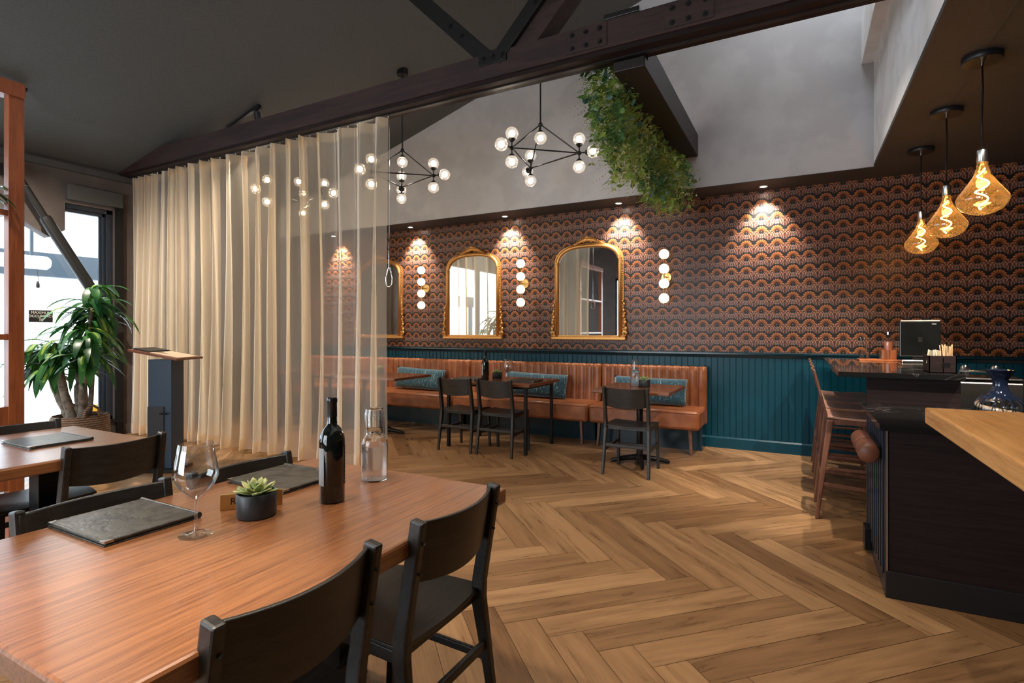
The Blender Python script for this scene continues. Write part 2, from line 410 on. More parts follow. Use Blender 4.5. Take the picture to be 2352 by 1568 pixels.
# floor with herringbone boards
fb = MB().box(-7.45, 3.1, -3.1, 6.35, -.06, -.002)
def herringbone():
    w = .150; n = 7; g = .0012; ca, sa = math.cos(R(-45)), math.sin(R(-45)); vs_, fs, uv, tone = [], [], [], []
    X0, X1, Y0, Y1 = XL, 3.0, -3.0, YW
    for a in range(-60, 61):
        for b in range(-8, 9):
            for hv in (0, 1):
                if hv == 0: x, y, dx, dy = a + b * n, a - b * n, n, 1
                else: x, y, dx, dy = a + n + b * n, a + 1 - n - b * n, 1, n
                cs = [(x, y), (x + dx, y), (x + dx, y + dy), (x, y + dy)]
                P = []
                for k, (px, py) in enumerate(cs):
                    qx = px * w + (g if k in (0, 3) else -g); qy = py * w + (g if k < 2 else -g)
                    P.append((qx * ca - qy * sa - .4876, qx * sa + qy * ca + 3.50))
                cx = sum(q[0] for q in P) / 4; cy = sum(q[1] for q in P) / 4
                L = n * w / 2
                if not (X0 - L < cx < X1 + L and Y0 - L < cy < Y1 + L): continue
                # clip to the room
                poly = [(*q, *t) for q, t in zip(P, [(0, 0), (dx * w, 0), (dx * w, dy * w), (0, dy * w)])]
                for ax, lim, sg in ((0, X0, 1), (0, X1, -1), (1, Y0, 1), (1, Y1, -1)):
                    out = []
                    for i in range(len(poly)):
                        A, B = poly[i], poly[(i + 1) % len(poly)]; da, db = (A[ax] - lim) * sg, (B[ax] - lim) * sg
                        if da >= 0: out.append(A)
                        if (da >= 0) != (db >= 0):
                            t = da / (da - db); out.append(tuple(A[k] + (B[k] - A[k]) * t for k in range(4)))
                    poly = out
                    if not poly: break
                if len(poly) < 3: continue
                bs_ = len(vs_); ou, ov = random.uniform(0, 60), random.uniform(0, 60); tn = min(1, max(0, random.gauss(.45, .28)))
                fs.append(tuple(range(bs_, bs_ + len(poly))))
                for q in poly:
                    vs_.append((q[0], q[1], 0)); u, v = (q[2], q[3]) if hv == 0 else (q[3], q[2])
                    uv.append((u + ou, v + ov)); tone.append(tn)
    me = bpy.data.meshes.new('floor'); me.from_pydata(vs_, [], fs); me.update()
    ul = me.uv_layers.new(name='UVMap'); al = me.attributes.new('tone', 'FLOAT', 'POINT')
    for lp in me.loops: ul.data[lp.index].uv = uv[lp.vertex_index]
    for i, t in enumerate(tone): al.data[i].value = t
    me.materials.append(m_floor)
    o = bpy.data.objects.new('floor', me); scene.collection.objects.link(o); return o
fl = herringbone(); tag(fl, 'brown oak herringbone floor boards', kind='structure')
struct('board_gap', fb, m_gap, parent=fl)
# back wall: wallpaper above the rail
struct('wall_back', MB().box(XL, 3.0, YW, YW + .12, 0, 3.0), m_paper, 'wall papered with copper fan scallops on black above a teal dado')
# beadboard dado
bd = MB(); prof = []; x = XL
while x < 3.0:
    prof += [(x, YW - .022), (x + .052, YW - .022), (x + .055, YW - .014), (x + .059, YW - .014), (x + .062, YW - .022)]; x += .062
prof = [q for q in prof if q[0] <= 3.0]; prof += [(prof[-1][0], YW - .001), (XL, YW - .001)]
bd.prism(prof[::-1], 'z', .12, .985)
struct('trim_1', bd, m_teal, 'teal grooved dado panelling')
struct('trim_2', MB().prism([(YW - .001, .97), (YW - .03, .97), (YW - .04, 1.0), (YW - .055, 1.005), (YW - .055, 1.022), (YW - .04, 1.03), (YW - .001, 1.03)], 'x', XL, 3.0), m_tealdark, 'glossy dark teal chair rail above the dado')
struct('baseboard_back', MB().prism([(YW - .001, 0), (YW - .035, 0), (YW - .035, .105), (YW - .024, .12), (YW - .001, .12)], 'x', XL, 3.0), m_teal)
# soffit and gable wall
struct('ceiling_soffit', MB().box(XL, 3.0, YG - .021, YW, ZS, ZS + .005), m_low, 'dark soffit along the papered wall')
struct('wall_gable', MB().prism([(XL, ZS + .006), (XB, ZS + .006), (XB, roof_z(XB) + .05), (-6.4, roof_z(-6.4) + .05), (XL, roof_z(XL) + .05)], 'y', YG - .02, YG + .06), m_gable, 'grey gable wall above the soffit')
# roof slope with an unseen rooflight added near the bulkhead to supply daylight
rf = MB()
def roof(x0, x1, y0, y1):
    rf.prism([(x0, roof_z(x0)), (x1, roof_z(x1)), (x1, roof_z(x1) + .08), (x0, roof_z(x0) + .08)], 'y', y0, y1)
roof(XL - .15, -6.4, -3.1, 6.3); roof(-6.4, -.25, -3.1, 6.3); roof(-.25, .64, -3.1, 4.2); roof(-.25, .64, 5.6, 6.3); roof(.50, .64, 4.2, 5.6)
struct('ceiling', rf, m_ceil, 'sloping charcoal ceiling')
portal((.12, 4.9, 5.45), (0, 0, 0), .8, 1.4)
struct('wall_bulkhead', MB().box(XB - .006, XB + .07, -3.0, YG - .02, ZS + .006, roof_z(XB)), m_bulk, 'grey plaster bulkhead face, paled for daylight, above the bar ceiling')
struct('ceiling_bar', MB().box(XB - .007, 3.0, -3.0, YG - .0212, ZS, ZS + .03), m_low, 'low dark ceiling over the bar')
struct('trim_shadow_line', MB().box(.845, .851, -2.9, 5.7, ZS - .002, ZS + .004), m_ceil, 'thin strip drawn as a shadow line on the bar ceiling')  # strip put where only a thin shadow crosses the ceiling
struct('wall_right', MB().box(3.0, 3.1, -3.0, YW, 0, 3.0), m_lwall)
# front wall behind the camera; its wide window is added for fill daylight
fw = MB(); fw.box(XL, 3.0, -3.1, -3.0, 0, .35); fw.box(XL, -4.8, -3.1, -3.0, .35, 2.8); fw.box(-1.5, 3.0, -3.1, -3.0, .35, 2.8)
fw.prism([(XL, 2.8), (3.0, 2.8), (3.0, 3.4), (.64, roof_z(.64)), (-6.4, roof_z(-6.4)), (XL, roof_z(XL))], 'y', -3.1, -3.0)
struct('wall_front', fw, m_lwall)
wf = MB()
for xx in (-4.8, -3.15, -1.56): wf.box(xx, xx + .06, -3.08, -3.02, .35, 2.8)
wf.box(-4.8, -1.5, -3.08, -3.02, .35, .41); wf.box(-4.8, -1.5, -3.08, -3.02, 2.74, 2.8)
w2 = thing('fill_window', 'unseen wide window added behind the camera for fill daylight', 'window'); del w2['category']; w2['kind'] = 'structure'
wf.build('window_frame', m_black, w2)
# left wall with its big window
lw_ = MB(); zt = roof_z(XL) + .02
J, H1, H2, HD, SL = 3.455, 2.97, 2.83, 2.70, .19
lw_.box(XL - .14, XL, -3.0, YW, 0, SL); lw_.box(XL - .14, XL, J, YW, SL, zt)
lw_.box(XL - .14, XL, H1, J, HD, zt); lw_.box(XL - .14, XL, -3.0, -2.6, SL, zt)
lw_.prism([(H1, zt), (H1, 2.39), (H2, 2.29), (2.41, 2.54), (1.95, 2.82), (1.95, zt)], 'x', XL - .14, XL)
lw_.box(XL - .14, XL, -2.6, 1.95, 2.82, zt)
struct('wall_left', lw_, m_lwall, 'dark brown plaster wall around the street window')
w1 = thing('window_1', 'tall dark framed street window left of the curtain', 'window', (XL - .07, 0, 0)); del w1['category']; w1['kind'] = 'structure'
f1 = MB()
f1.box(-.05, .05, J - .07, J, SL, HD); f1.box(-.03, .03, J - .105, J - .07, SL + .04, HD - .04); f1.box(-.015, .015, J - .13, J - .105, SL + .07, HD - .06)
f1.box(-.05, .05, -2.6, J, SL, SL + .05); f1.box(-.05, .05, H1, J, HD - .05, HD); f1.box(-.03, .03, H1, J - .06, HD - .09, HD - .05)
for yy in (-1.2, .45, 2.0): f1.box(-.05, .05, yy, yy + .09, SL, 2.82)
f1.build('window_frame', m_navy, w1, bevel=.003)
MB().box(-.004, .004, -2.6, J - .1, SL + .03, 2.82).build('window_pane', m_pane, w1)
sl = MB().box(.07, .16, -2.6, J + .06, .165, .20); sl.build('window_sill', m_black, w1, bevel=.004)
struct('trim_4', MB().box(XL, XL + .06, 2.97, 3.53, 2.74, 2.91), m_ceil, 'dark box lintel above the street window', bevel=.004)
struct('trim_5', MB().box(XL, XL + .05, -3.0, YG, roof_z(XL) - .10, roof_z(XL) - .03), m_ceil, 'dark ledge under the eaves')
struct('baseboard_left', MB().box(XL, XL + .015, -3, YW - .04, 0, .12), m_lwall)
# steel jamb post right of window
struct('trim_6', MB().box(XL, XL + .05, 3.47, 3.54, 0, 2.74), m_black, 'black jamb beside the street window')

# ================================================================== OUTSIDE
og = MB().box(-30, XL - .14, -16, 22, -.15, -.05).build('pavement', m_asphalt); tag(og, 'pale pavement outside the street window', 'ground', kind='structure')
bld = thing('street_building', 'pale plain building across the street outside', 'building', (-13.5, 0, 0))
MB().box(-.4, 0, -14, 20, -.05, 4.6).build('facade', m_out, bld)
MB().box(-.6, .25, -14, 20, 4.6, 4.75).build('parapet', m_outroof, bld)
ht = thing('patio_heater', 'white tubular heater hung outside the street window', 'heater', (-8.6, 2.93, 2.13))
MB().tube([(0, -.45, 0), (0, .37, 0), (0, .40, 0)], [.085, .085, .06], 16).build('heater_tube', m_white, ht, smooth=40)
MB().box(-.015, .015, -.3, -.27, .08, .8).build('bracket', m_outroof, ht); MB().box(-.015, .015, .2, .23, .08, .8).build('bracket', m_outroof, ht)
cb = MB().box(-9.2, -9.05, -2, 6, 2.0, 2.32).box(-9.2, -9.1, 4.3, 4.4, -.05, 2.0).box(-9.2, -9.1, -2, -1.9, -.05, 2.0).build('canopy_beam', m_outroof); tag(cb, 'dark blue canopy beam outside behind the white heater', 'canopy')
hb = thing('hanging_bulb', 'small dark bulb hanging outside the window below the heater', 'lamp', (-8.6, 3.21, 1.83))
MB().tube([(0, 0, .06), (0, 0, .212)], .004, 6).build('cord', m_black, hb); MB().lathe([(.0, -.03), (.022, -.015), (.02, .02), (.012, .06), (0, .065)], 10).build('bulb', m_black, hb, smooth=1)
yb = MB().box(-8.0, -7.9, 3.45, 3.75, -.05, .32).build('yellow_kerb_post', m_yellow, bevel=.01); tag(yb, 'yellow block on the pavement outside behind the basket', 'bollard')
sg = thing('occupancy_sign', 'small black occupancy sign on the window glass behind the plant', 'sign', (XL + .03, 2.74, 1.415), R(90))
MB().box(-.105, .105, -.004, .004, -.066, .066).build('plate', m_blackp, sg)
for k, (t, s_) in enumerate((('MAXIMUM', .038), ('OCCUPANCY', .036), ('58', .036))):
    text_mesh('lettering', t, s_, m_ink, sg, (0, -.005, .038 - .038 * k), (R(90), 0, 0))

# diagonal steel brace
br = thing('steel_brace', 'dark diagonal steel tube brace crossing the street window', 'brace', (XL + .16, 2.46, 2.93))
MB().tube([(0, 0, 0), (0, .30, -.52)], .035, 14).build('thin_tube', m_iron, br, smooth=40)
MB().box(-.16, .0, -.05, .05, -.06, .06).build('mounting_plate', m_iron, br)
MB().tube([(0, .26, -.45), (0, .28, -.485), (0, .98, -1.69)], [.05, .058, .058], 14).build('thick_tube', m_iron, br, smooth=40)

# ================================================================== TIMBER TRUSS
YT0, YT1, ZT0, ZT1 = 3.50, 3.72, 3.160, 3.345
tr = thing('roof_truss', 'dark bolted timber truss crossing the room under the slope', 'truss')
xe = (ZT1 - 5.27) / .30; xz = (ZT0 - 5.27) / .30
MB().prism([(XL + .0, ZT0), (XB, ZT0), (XB, ZT1), (xe, ZT1), (-6.4, roof_z(-6.4)), (XL, roof_z(XL))], 'y', YT0, YT1).build('bottom_chord', m_beam, tr, bevel=.006)
MB().prism([(XL, ZT0 - .03), (XB, ZT0 - .03), (XB, ZT0), (XL, ZT0)], 'y', YT0 + .02, YT1 - .02).build('under_strip', m_wenge, tr)
def strut(p, q, w, name, m, y0, y1):
    d = (Vector((q[0], 0, q[1])) - Vector((p[0], 0, p[1]))); d.normalize(); nx, nz = -d.z * w / 2, d.x * w / 2
    return MB().prism([(p[0] - nx, p[1] - nz), (p[0] + nx, p[1] + nz), (q[0] + nx, q[1] + nz), (q[0] - nx, q[1] - nz)], 'y', y0, y1).build(name, m, tr, bevel=.003)
def bolt(x, y, z, par, r=.018):
    b = MB(); b.tube([(x, y, z), (x, y - .006, z)], r * 1.35, 12); b.tube([(x, y - .005, z), (x, y - .018, z)], r * .85, 6)
    return b.build('bolt', m_iron, par, smooth=30)
sw = strut((-2.06, 3.28), (-3.13, 4.34), .12, 'web_strut', m_iron, YT0 + .02, YT1 - .04)
for t in (.26, .36): bolt(-2.06 - 1.07 * t, YT0 + .02, 3.28 + 1.06 * t, sw)
sw = strut((-2.02, 3.28), (-.65, 4.70), .10, 'web_strut', m_iron, YT0 - .01, YT0 + .03)
for t in (.24, .30, .36, .42): bolt(-2.02 + 1.37 * t, YT0 - .01, 3.28 + 1.42 * t, sw)
strut((-1.98, 3.20), (-.55, 4.70), .20, 'web_timber', m_beam, YT0 + .03, YT1 - .02)
gp = MB().box(-2.16, -1.92, YT0 - .012, YT0, 3.26, 3.36).build('gusset_plate', m_iron, tr, bevel=.002)
for dx in (-.08, 0, .08): bolt(-2.04 + dx, YT0 - .012, 3.31, gp)
def boltgrid(x0, xs, zs, plate=True):
    gp = MB().box(x0 - .05, x0 + xs[-1] + .05, YT0 - .008, YT0, ZT0 + .02, ZT1 - .012).build('splice_plate', m_beam, tr, bevel=.002)
    for a in xs:
        for z in zs: bolt(x0 + a, YT0 - .008, z, gp, .013)
boltgrid(-1.40, (0, .10, .20), (3.21, 3.30)); boltgrid(-.72, (0, .10, .20), (3.21, 3.30))
mp_ = MB().box(-1.17, -.93, YT0 - .01, YT0 + .1, ZT1, ZT1 + .035).build('metal_cap', m_iron, tr, bevel=.004)
# beam from truss to gable wall
bb = MB().prism([(YT0 + .13, 3.045), (YG - .021, 3.045), (YG - .021, 3.27), (YT1 + .002, 3.27), (YT1 + .002, 3.117), (YT0 + .13, 3.117)], 'x', -1.15, -.93).build('ceiling_beam', m_beamy, bevel=.006); tag(bb, 'dark timber beam running from truss to gable wall beside the greenery', 'beam')
b2 = MB().box(.48, XB, 3.7, YG - .02, 3.66, 4.05).build('boxed_beam', m_bulk, bevel=.004); tag(b2, 'grey boxed beam against the bulkhead at top right', 'beam')

# ================================================================== CURTAIN
YC = 3.62
ct = thing('curtain', 'long sheer beige curtain hanging from the truss', 'curtain', (0, YC, 0))
NF = 20; X0, X1 = -7.20, -3.17
rnd = random.Random(3)
ph = [0.]
for i in range(NF): ph.append(ph[-1] + rnd.uniform(.70, 1.30) * (.62 if i < 4 else 1.))
amp = [rnd.uniform(.55, 1.35) for _ in range(NF + 1)]; drift = [rnd.uniform(-.055, .055) for _ in range(NF + 1)]
def cfold(u, v):
    t = u * NF; i = min(int(t), NF - 1); f = t - i
    s = (ph[i] + (ph[i + 1] - ph[i]) * f) / ph[-1]; th = 2 * PI * f
    A = (.062 + .030 * v) * (amp[i] * (1 - f) + amp[min(i + 1, NF)] * f)
    dr = (drift[i] * (1 - f) + drift[min(i + 1, NF)] * f) * math.sin(v * PI * .9)
    x = X0 + (X1 - X0) * s + .034 * (.6 + .5 * v) * math.sin(2 * th + .5 * math.sin(i * 2.1)) + dr
    y = A * math.sin(th + .25 * math.sin(2.2 * v + 1.7 * i) * math.sin(PI * f)) + .014 * math.sin(3 * v + i * f)
    z = 3.105 - (3.105 - .035) * v
    if u > .985: x = min(x, X1 + .01)
    return (x, y, z)
MB().grid(cfold, NF * 18, 26).build('cloth', m_cur, ct, smooth=1)
MB().grid(lambda u, v: (cfold(u, v * .028)[0], cfold(u, v * .028)[1] - .003, cfold(u, v * .028)[2]), NF * 18, 2).build('heading_tape', m_cur, ct, smooth=1)
MB().grid(lambda u, v: (cfold(u, .965 + v * .035)[0], cfold(u, .965 + v * .035)[1] - .003, cfold(u, .965 + v * .035)[2]), NF * 18, 2).build('hem', m_cur, ct, smooth=1)
for i in range(2 * NF + 1):
    u = (i + .0) / (2 * NF); q = cfold(min(u, 1), 0)
    h = MB().tube([(q[0], q[1] * .3, 3.125), (q[0] + .006, q[1] * .5, 3.115), (q[0] - .004, q[1] * .8, 3.105), (q[0], q[1], 3.09)], .0035, 5)
    h.sphere((q[0], q[1] * .3, 3.118), .008, 6).build('hook', m_chrome, ct, smooth=1)
tk = MB().box(XL + .02, XB - .01, YC - .018, YC + .018, 3.122, 3.132)
tko = tk.build('curtain_track', m_blackp); tag(tko, 'thin black curtain track under the truss', 'track')
wd = thing('curtain_wand', 'clear teardrop curtain wand hanging at the curtain end', 'wand', (X1 + .045, YC - .03, 0))
MB().tube([(0, 0, 3.12), (0, 0, 1.80)], .004, 6).build('rod', m_chrome, wd)
dp = MB(); pts = [(.032 * math.sin(t) * (1 - .55 * math.cos(t)) , 0, 1.72 + .085 * math.cos(t)) for t in [2 * PI * k / 24 for k in range(25)]]
dp.tube(pts, .006, 8).build('teardrop_handle', m_chrome, wd, smooth=1)

# ================================================================== LIGHT FITTINGS
def chandelier(loc, label):
    t = thing('globe_chandelier', label, 'chandelier', loc, 0, 'triangular globe chandeliers')
    MB().tube([(0, 0, 3.24), (0, 0, roof_z(loc[0]) - .0)], .008, 8).build('drop_rod', m_black, t, smooth=40)
    MB().tube([(0, 0, roof_z(loc[0]) - .05), (0, 0, roof_z(loc[0]) + .03)], .06, 20).build('ceiling_rose', m_black, t, smooth=40)
    fr = MB(); rr = .375; P = [Vector((rr * math.cos(R(a)), rr * math.sin(R(a)), 2.93)) for a in (11, 131, 251)]; A = Vector((0, 0, 3.24))
    for i in range(3):
        fr.tube([A, P[i]], .0065, 6); fr.tube([P[i], P[(i + 1) % 3]], .0065, 6)
    fr.build('frame', m_black, t, smooth=40)
    MB().sphere(A, .022, 12).build('node', m_black, t, smooth=1)
    G = [(A, Vector((0, 0, -1)))]
    for i in range(3):
        MB().sphere(P[i], .022, 12).build('node', m_black, t, smooth=1)
        out = (P[i] - Vector((0, 0, 2.93))).normalized()
        G += [(P[i], Vector((0, 0, 1))), (P[i], Vector((0, 0, -1))), (P[i], out)]
    for q, d in G:
        L = .13; c = q + d * L
        sm = MB().tube([q, q + d * (L - .055)], .006, 6).tube([q + d * (L - .075), q + d * (L - .058), q + d * (L - .048)], [.014, .030, .034], 12).build('socket', m_black, t, smooth=40)
        MB().sphere(c, .060, 20).build('glass_globe', m_globeglass, sm, smooth=1)
        MB().sphere(c, .029, 12).build('bulb', m_bulb, sm, smooth=1)
        lamp('POINT', 'bulb_light', c, GLOBE_W, (1, .84, .66), sm, .022)
    return t
for loc, lab in (((-2.209, 4.70, 0), 'black triangular globe chandelier nearest the hanging greenery'), ((-3.86, 4.65, 0), 'black triangular globe chandelier partly hidden by the curtain end'),
                 ((-5.50, 4.65, 0), 'black triangular globe chandelier seen glowing through the curtain')):
    chandelier(loc, lab)

pd = thing('pendant_lamp', '', 'pendant lamp', (0, 0, 0), 0, 'amber bulb pendants over the bar')
MB().lathe([(0, ZS), (.085, ZS), (.088, ZS - .004), (.088, ZS - .028), (.083, ZS - .034), (0, ZS - .034)], 32).build('canopy', m_blackp, pd, smooth=40)
MB().tube([(0, 0, ZS - .03), (0, 0, ZS - .055)], .008, 10).build('cord_grip', m_chrome, pd, smooth=40)
MB().tube([(0, 0, ZS - .05), (.003, 0, 2.55), (-.002, 0, 2.38), (0, 0, 2.225)], .0045, 8).build('cord', m_black, pd, smooth=1)
MB().lathe([(0, 2.235), (.006, 2.232), (.024, 2.215), (.024, 2.155), (.021, 2.150), (0, 2.150)], 20).build('socket', m_steel, pd, smooth=40)
bg = MB(); bp = [(.024, 2.150), (.026, 2.120), (.036, 2.085), (.060, 2.045), (.090, 2.000), (.110, 1.970), (.1135, 1.952), (.108, 1.932), (.088, 1.902), (.060, 1.884), (.030, 1.874), (0, 1.871)]
bg.lathe(bp, 36).build('glass_bulb', m_bulbglass, pd, smooth=1)
fl_ = MB(); hp = []
for k in range(70):
    t = k / 69; a = t * PI * 5.2; rr = .010 + .020 * math.sin(t * PI) * (1 if k % 2 else .9)
    hp.append((rr * math.cos(a), rr * math.sin(a), 2.12 - .22 * t))
fl_.tube(hp, .0034, 6).build('filament', m_filament, pd, smooth=1)
MB().tube([(0, 0, 2.15), (0, 0, 1.90)], .003, 6).build('glass_stem', m_glass, pd)
lamp('POINT', 'bulb_light', (0, 0, 1.99), PEND_W, (1, .55, .22), pd, .04)
for i, (y, lab) in enumerate(((3.72, 'large amber bulb pendant nearest the camera over the bar'), (4.52, 'middle one of three amber bulb pendants over the bar'), (5.38, 'amber bulb pendant closest to the papered wall'))):
    place(pd, i, (.852, y, 0), R(40 * i), lab)

sc = thing('globe_sconce', '', 'wall light', (0, YW, 0), 0, 'four globe wall lights between the mirrors')
MB().tube([(0, 0, 1.86), (0, -.018, 1.86)], .055, 24).build('backplate', m_brass, sc, smooth=40)
MB().tube([(0, -.015, 1.86), (0, -.13, 1.86)], .009, 10).build('arm', m_brass, sc, smooth=40)
MB().tube([(0, -.13, 1.60), (0, -.13, 2.13)], .006, 8).build('stem', m_brass, sc, smooth=40)
for z in (2.108, 1.945, 1.782, 1.618):
    MB().sphere((0, -.13, z), .056, 20).build('opal_globe', m_globe, sc, smooth=1)
    MB().tube([(0, -.13, z - .062), (0, -.13, z - .05)], .02, 12).build('collar', m_brass, sc, smooth=40)
for i, (x, lab) in enumerate(((-1.34, 'four globe brass wall light right of the widest visible mirror'), (-3.13, 'four globe brass wall light between the two whole mirrors'), (-4.70, 'four globe brass wall light left of the two whole mirrors'))):
    place(sc, i, (x, YW, 0), 0, lab)

for i, (x, lab) in enumerate(((-.337, 'recessed downlight over the bare papered wall, rightmost in the soffit'), (-1.845, 'recessed downlight in the soffit beside the hanging greenery'), (-3.336, 'recessed downlight in the soffit between the two whole mirrors'),
                              (-4.86, 'recessed downlight in the soffit nearest the curtain end'), (-6.36, 'recessed downlight in the soffit behind the curtain'))):
    d = thing('recessed_downlight', lab, 'downlight', (x, 6.03, ZS), 0, 'downlights in the soffit')
    MB().lathe([(.028, -.002), (.040, -.004), (.042, -.001), (.042, .0), (.028, .0)], 24, closed=True).build('trim_ring', m_white, d, smooth=40)
    MB().lathe([(0, -.0015), (.027, -.0015)], 20).build('lens', m_led, d)
    lamp('SPOT', 'bulb_light', (0, 0, -.03), SPOT_W, (1, .93, .85), d, .02, (R(20), 0, 0), spot_size=R(82), spot_blend=.9)

for i, (x, y, aim, lab) in enumerate(((.95, 2.55, (.15, 4.7, .7), 'recessed downlight in the bar ceiling before the pendants'), (1.6, 3.4, (1.1, 4.6, .9), 'recessed downlight in the bar ceiling right of the pendants'))):
    d = thing('recessed_downlight', lab, 'downlight', (x, y, ZS), 0, 'downlights in the bar ceiling')
    MB().lathe([(.028, -.002), (.040, -.004), (.042, -.001), (.042, .0), (.028, .0)], 24, closed=True).build('trim_ring', m_white, d, smooth=40)
    MB().lathe([(0, -.0015), (.027, -.0015)], 20).build('lens', m_led, d)
    v_ = Vector(aim) - Vector((x, y, ZS)); q = v_.to_track_quat('-Z', 'Y').to_euler()
    lamp('SPOT', 'bulb_light', (0, 0, -.03), 230, (1, .90, .76), d, .02, q, spot_size=R(60), spot_blend=.6)

def track_light(loc, rz, length, heads, tilt, label, slope=0., cone=95, power=1.):
    t = thing('track_light', label, 'track light', loc, rz)
    t.rotation_euler = (0, slope, rz)
    MB().box(-length, .06, -.02, .02, -.03, 0).build('track', m_blackp, t, bevel=.002)
    for hx in heads:
        h = MB().tube([(hx, 0, -.03), (hx, 0, -.06)], .014, 10).box(hx - .05, hx + .05, -.02, .02, -.042, -.03).build('head_mount', m_blackp, t, smooth=30)
        e = Vector((hx, 0, -.062)); Rm = Matrix.Rotation(-slope, 3, 'Y') @ Matrix.Rotation(tilt, 3, 'X'); d = Rm @ Vector((0, 0, -1))
        MB().tube([e, e + d * .13], .034, 20).build('lamp_head', m_blackp, h, smooth=40)
        MB().tube([e + d * .126, e + d * .1315], .026, 16).build('lens', m_led, h)
        lamp('SPOT', 'bulb_light', e + d * .14, TRACK_W * power, (1, .87, .72), h, .03, Rm.to_euler(), spot_size=R(cone), spot_blend=.8)
    return t
track_light((-6.08, 2.13, 3.415), R(100), 1.2, (0.,), 0., 'black ceiling track light above the red timber divider', cone=165, power=2.2)
track_light((-5.24, 3.86, roof_z(-5.24)), 0, 0.50, (0.,), R(10), 'black track light on the slope behind the truss top', slope=-math.atan(.30))
track_light((-1.6, .4, roof_z(-1.6)), 0, 1.6, (0., -1.3), R(14), 'unseen black track light added as fill above the front dining table', slope=-math.atan(.30))  # out of view, put in as fill over the front table
track_light((-1.12, .22, roof_z(-1.12)), 0, .3, (0.,), R(2), 'unseen black spot track light added for a light pool on the front table', slope=-math.atan(.30), cone=19, power=5.)  # no such lamp known; narrow beam brightens the table in place of window glare
track_light((-.2, 2.2, roof_z(-.2)), 0, 1.4, (0., -1.1), R(-8), 'unseen black track light added as fill above the open floor', slope=-math.atan(.30))  # added above the frame to fill the open floor

track_light((.30, 3.95, roof_z(.30)), 0, .4, (0.,), R(13), 'unseen black track light added to brighten the bar stools', slope=-math.atan(.30), cone=40, power=5.)  # extra lamp above the frame, there to brighten the stool seats
# ================================================================== MIRRORS
def arch(w, h, rise, n=28, r=.14):
    """outline from bottom-left up and over to bottom-right"""
    pts = [(-w, 0), (-w, h - rise - .12)]
    for k in range(n + 1):
        a = PI - PI * k / n; c = math.cos(a); s = math.sin(a)
        x = w * (abs(c) ** .72) * (1 if c > 0 else -1); z = h - rise - .12 + (rise + .12) * (s ** .80)
        pts.append((x, z))
    pts += [(w, 0)]; return pts
mr = thing('arched_mirror', '', 'mirror', (0, YW, 0), 0, 'gilt arched mirrors over the banquette')
Wm, Hm = .40, 1.10
pts = arch(Wm, Hm, .12)
MB().prism(pts, 'y', -.025, -.012).build('mirror_glass', m_mirror, mr)
ring = [Vector((x, -.03, z)) for x, z in pts]; clean = [ring[0]]
for q in ring[1:]:
    if (q - clean[-1]).length > .01: clean.append(q)
MB().tube(clean, .024, 10).build('frame_moulding', m_gold, mr, smooth=1)
bd_ = MB(); L = 0; last = clean[0]
for i in range(len(clean) - 1):
    a, b = clean[i], clean[i + 1]; n = max(1, int((b - a).length / .022))
    for k in range(n):
        q = a + (b - a) * (k / n); c0 = Vector((0, 0, .55)); dd = Vector((q.x, 0, (q.z - .6))).normalized()
        bd_.sphere(q + Vector((math.copysign(.026, q.x) if q.z < .95 else 0, 0, .026 if q.z >= .95 else 0)), .0095, 6)
bd_.build('beading', m_gold, mr, smooth=1)
MB().box(-.47, .47, -.055, -.001, -.035, .0).box(-.45, .45, -.048, -.001, 0, .018).build('base_rail', m_gold, mr, bevel=.006)
MB().prism(arch(Wm + .04, Hm + .03, .12), 'y', -.02, -.001).build('backboard', m_gold, mr)
cr = MB(); rr_ = random.Random(5)
for sgn in (-1, 1):
    for k in range(9):
        t = k / 8; x = sgn * .19 * t; z = Hm + .075 - .065 * t ** 1.6
        cr.sphere((x, -.035, z), .030 - .016 * t, 8, (1.2, .6, 1)); cr.sphere((x + sgn * .012, -.045, z + .025 * (1 - t)), .016 * (1 - .4 * t), 8)
    sp = [(sgn * (.05 + .026 * math.cos(a) * (1 - a / 14)), -.04, Hm + .06 + .026 * math.sin(a) * (1 - a / 14)) for a in [k * .45 for k in range(22)]]
    cr.tube(sp, .007, 6)
cr.sphere((0, -.04, Hm + .10), .022, 10); cr.build('crest', m_gold, mr, smooth=1)
for sgn in (-1, 1):
    sd = MB()
    for k in range(11):
        t = k / 10; sd.sphere((sgn * (.44 + .022 * (1 - t) + .008 * math.sin(k * 2.3)), -.035, .06 + .36 * t), .021 * (1 - .5 * t) + .005 * (k % 2), 8, (1, .6, 1.3))
    sp = [(sgn * (.455 + .03 * math.cos(a) * (1 - a / 16)), -.04, .035 + .035 * math.sin(a) * (1 - a / 16)) for a in [k * .45 for k in range(26)]]
    sd.tube(sp, .011, 6); sd.build('side_scroll', m_gold, mr, smooth=1)
for i, (x, lab) in enumerate(((-2.27, 'gilt arched mirror nearest the bar, reflecting only curtain'), (-3.92, 'gilt arched mirror between two globe wall lights, reflecting the window'), (-5.57, 'gilt arched mirror cut off by the curtain end'))):
    place(mr, i, (x, YW - .001, 1.185), 0, lab)

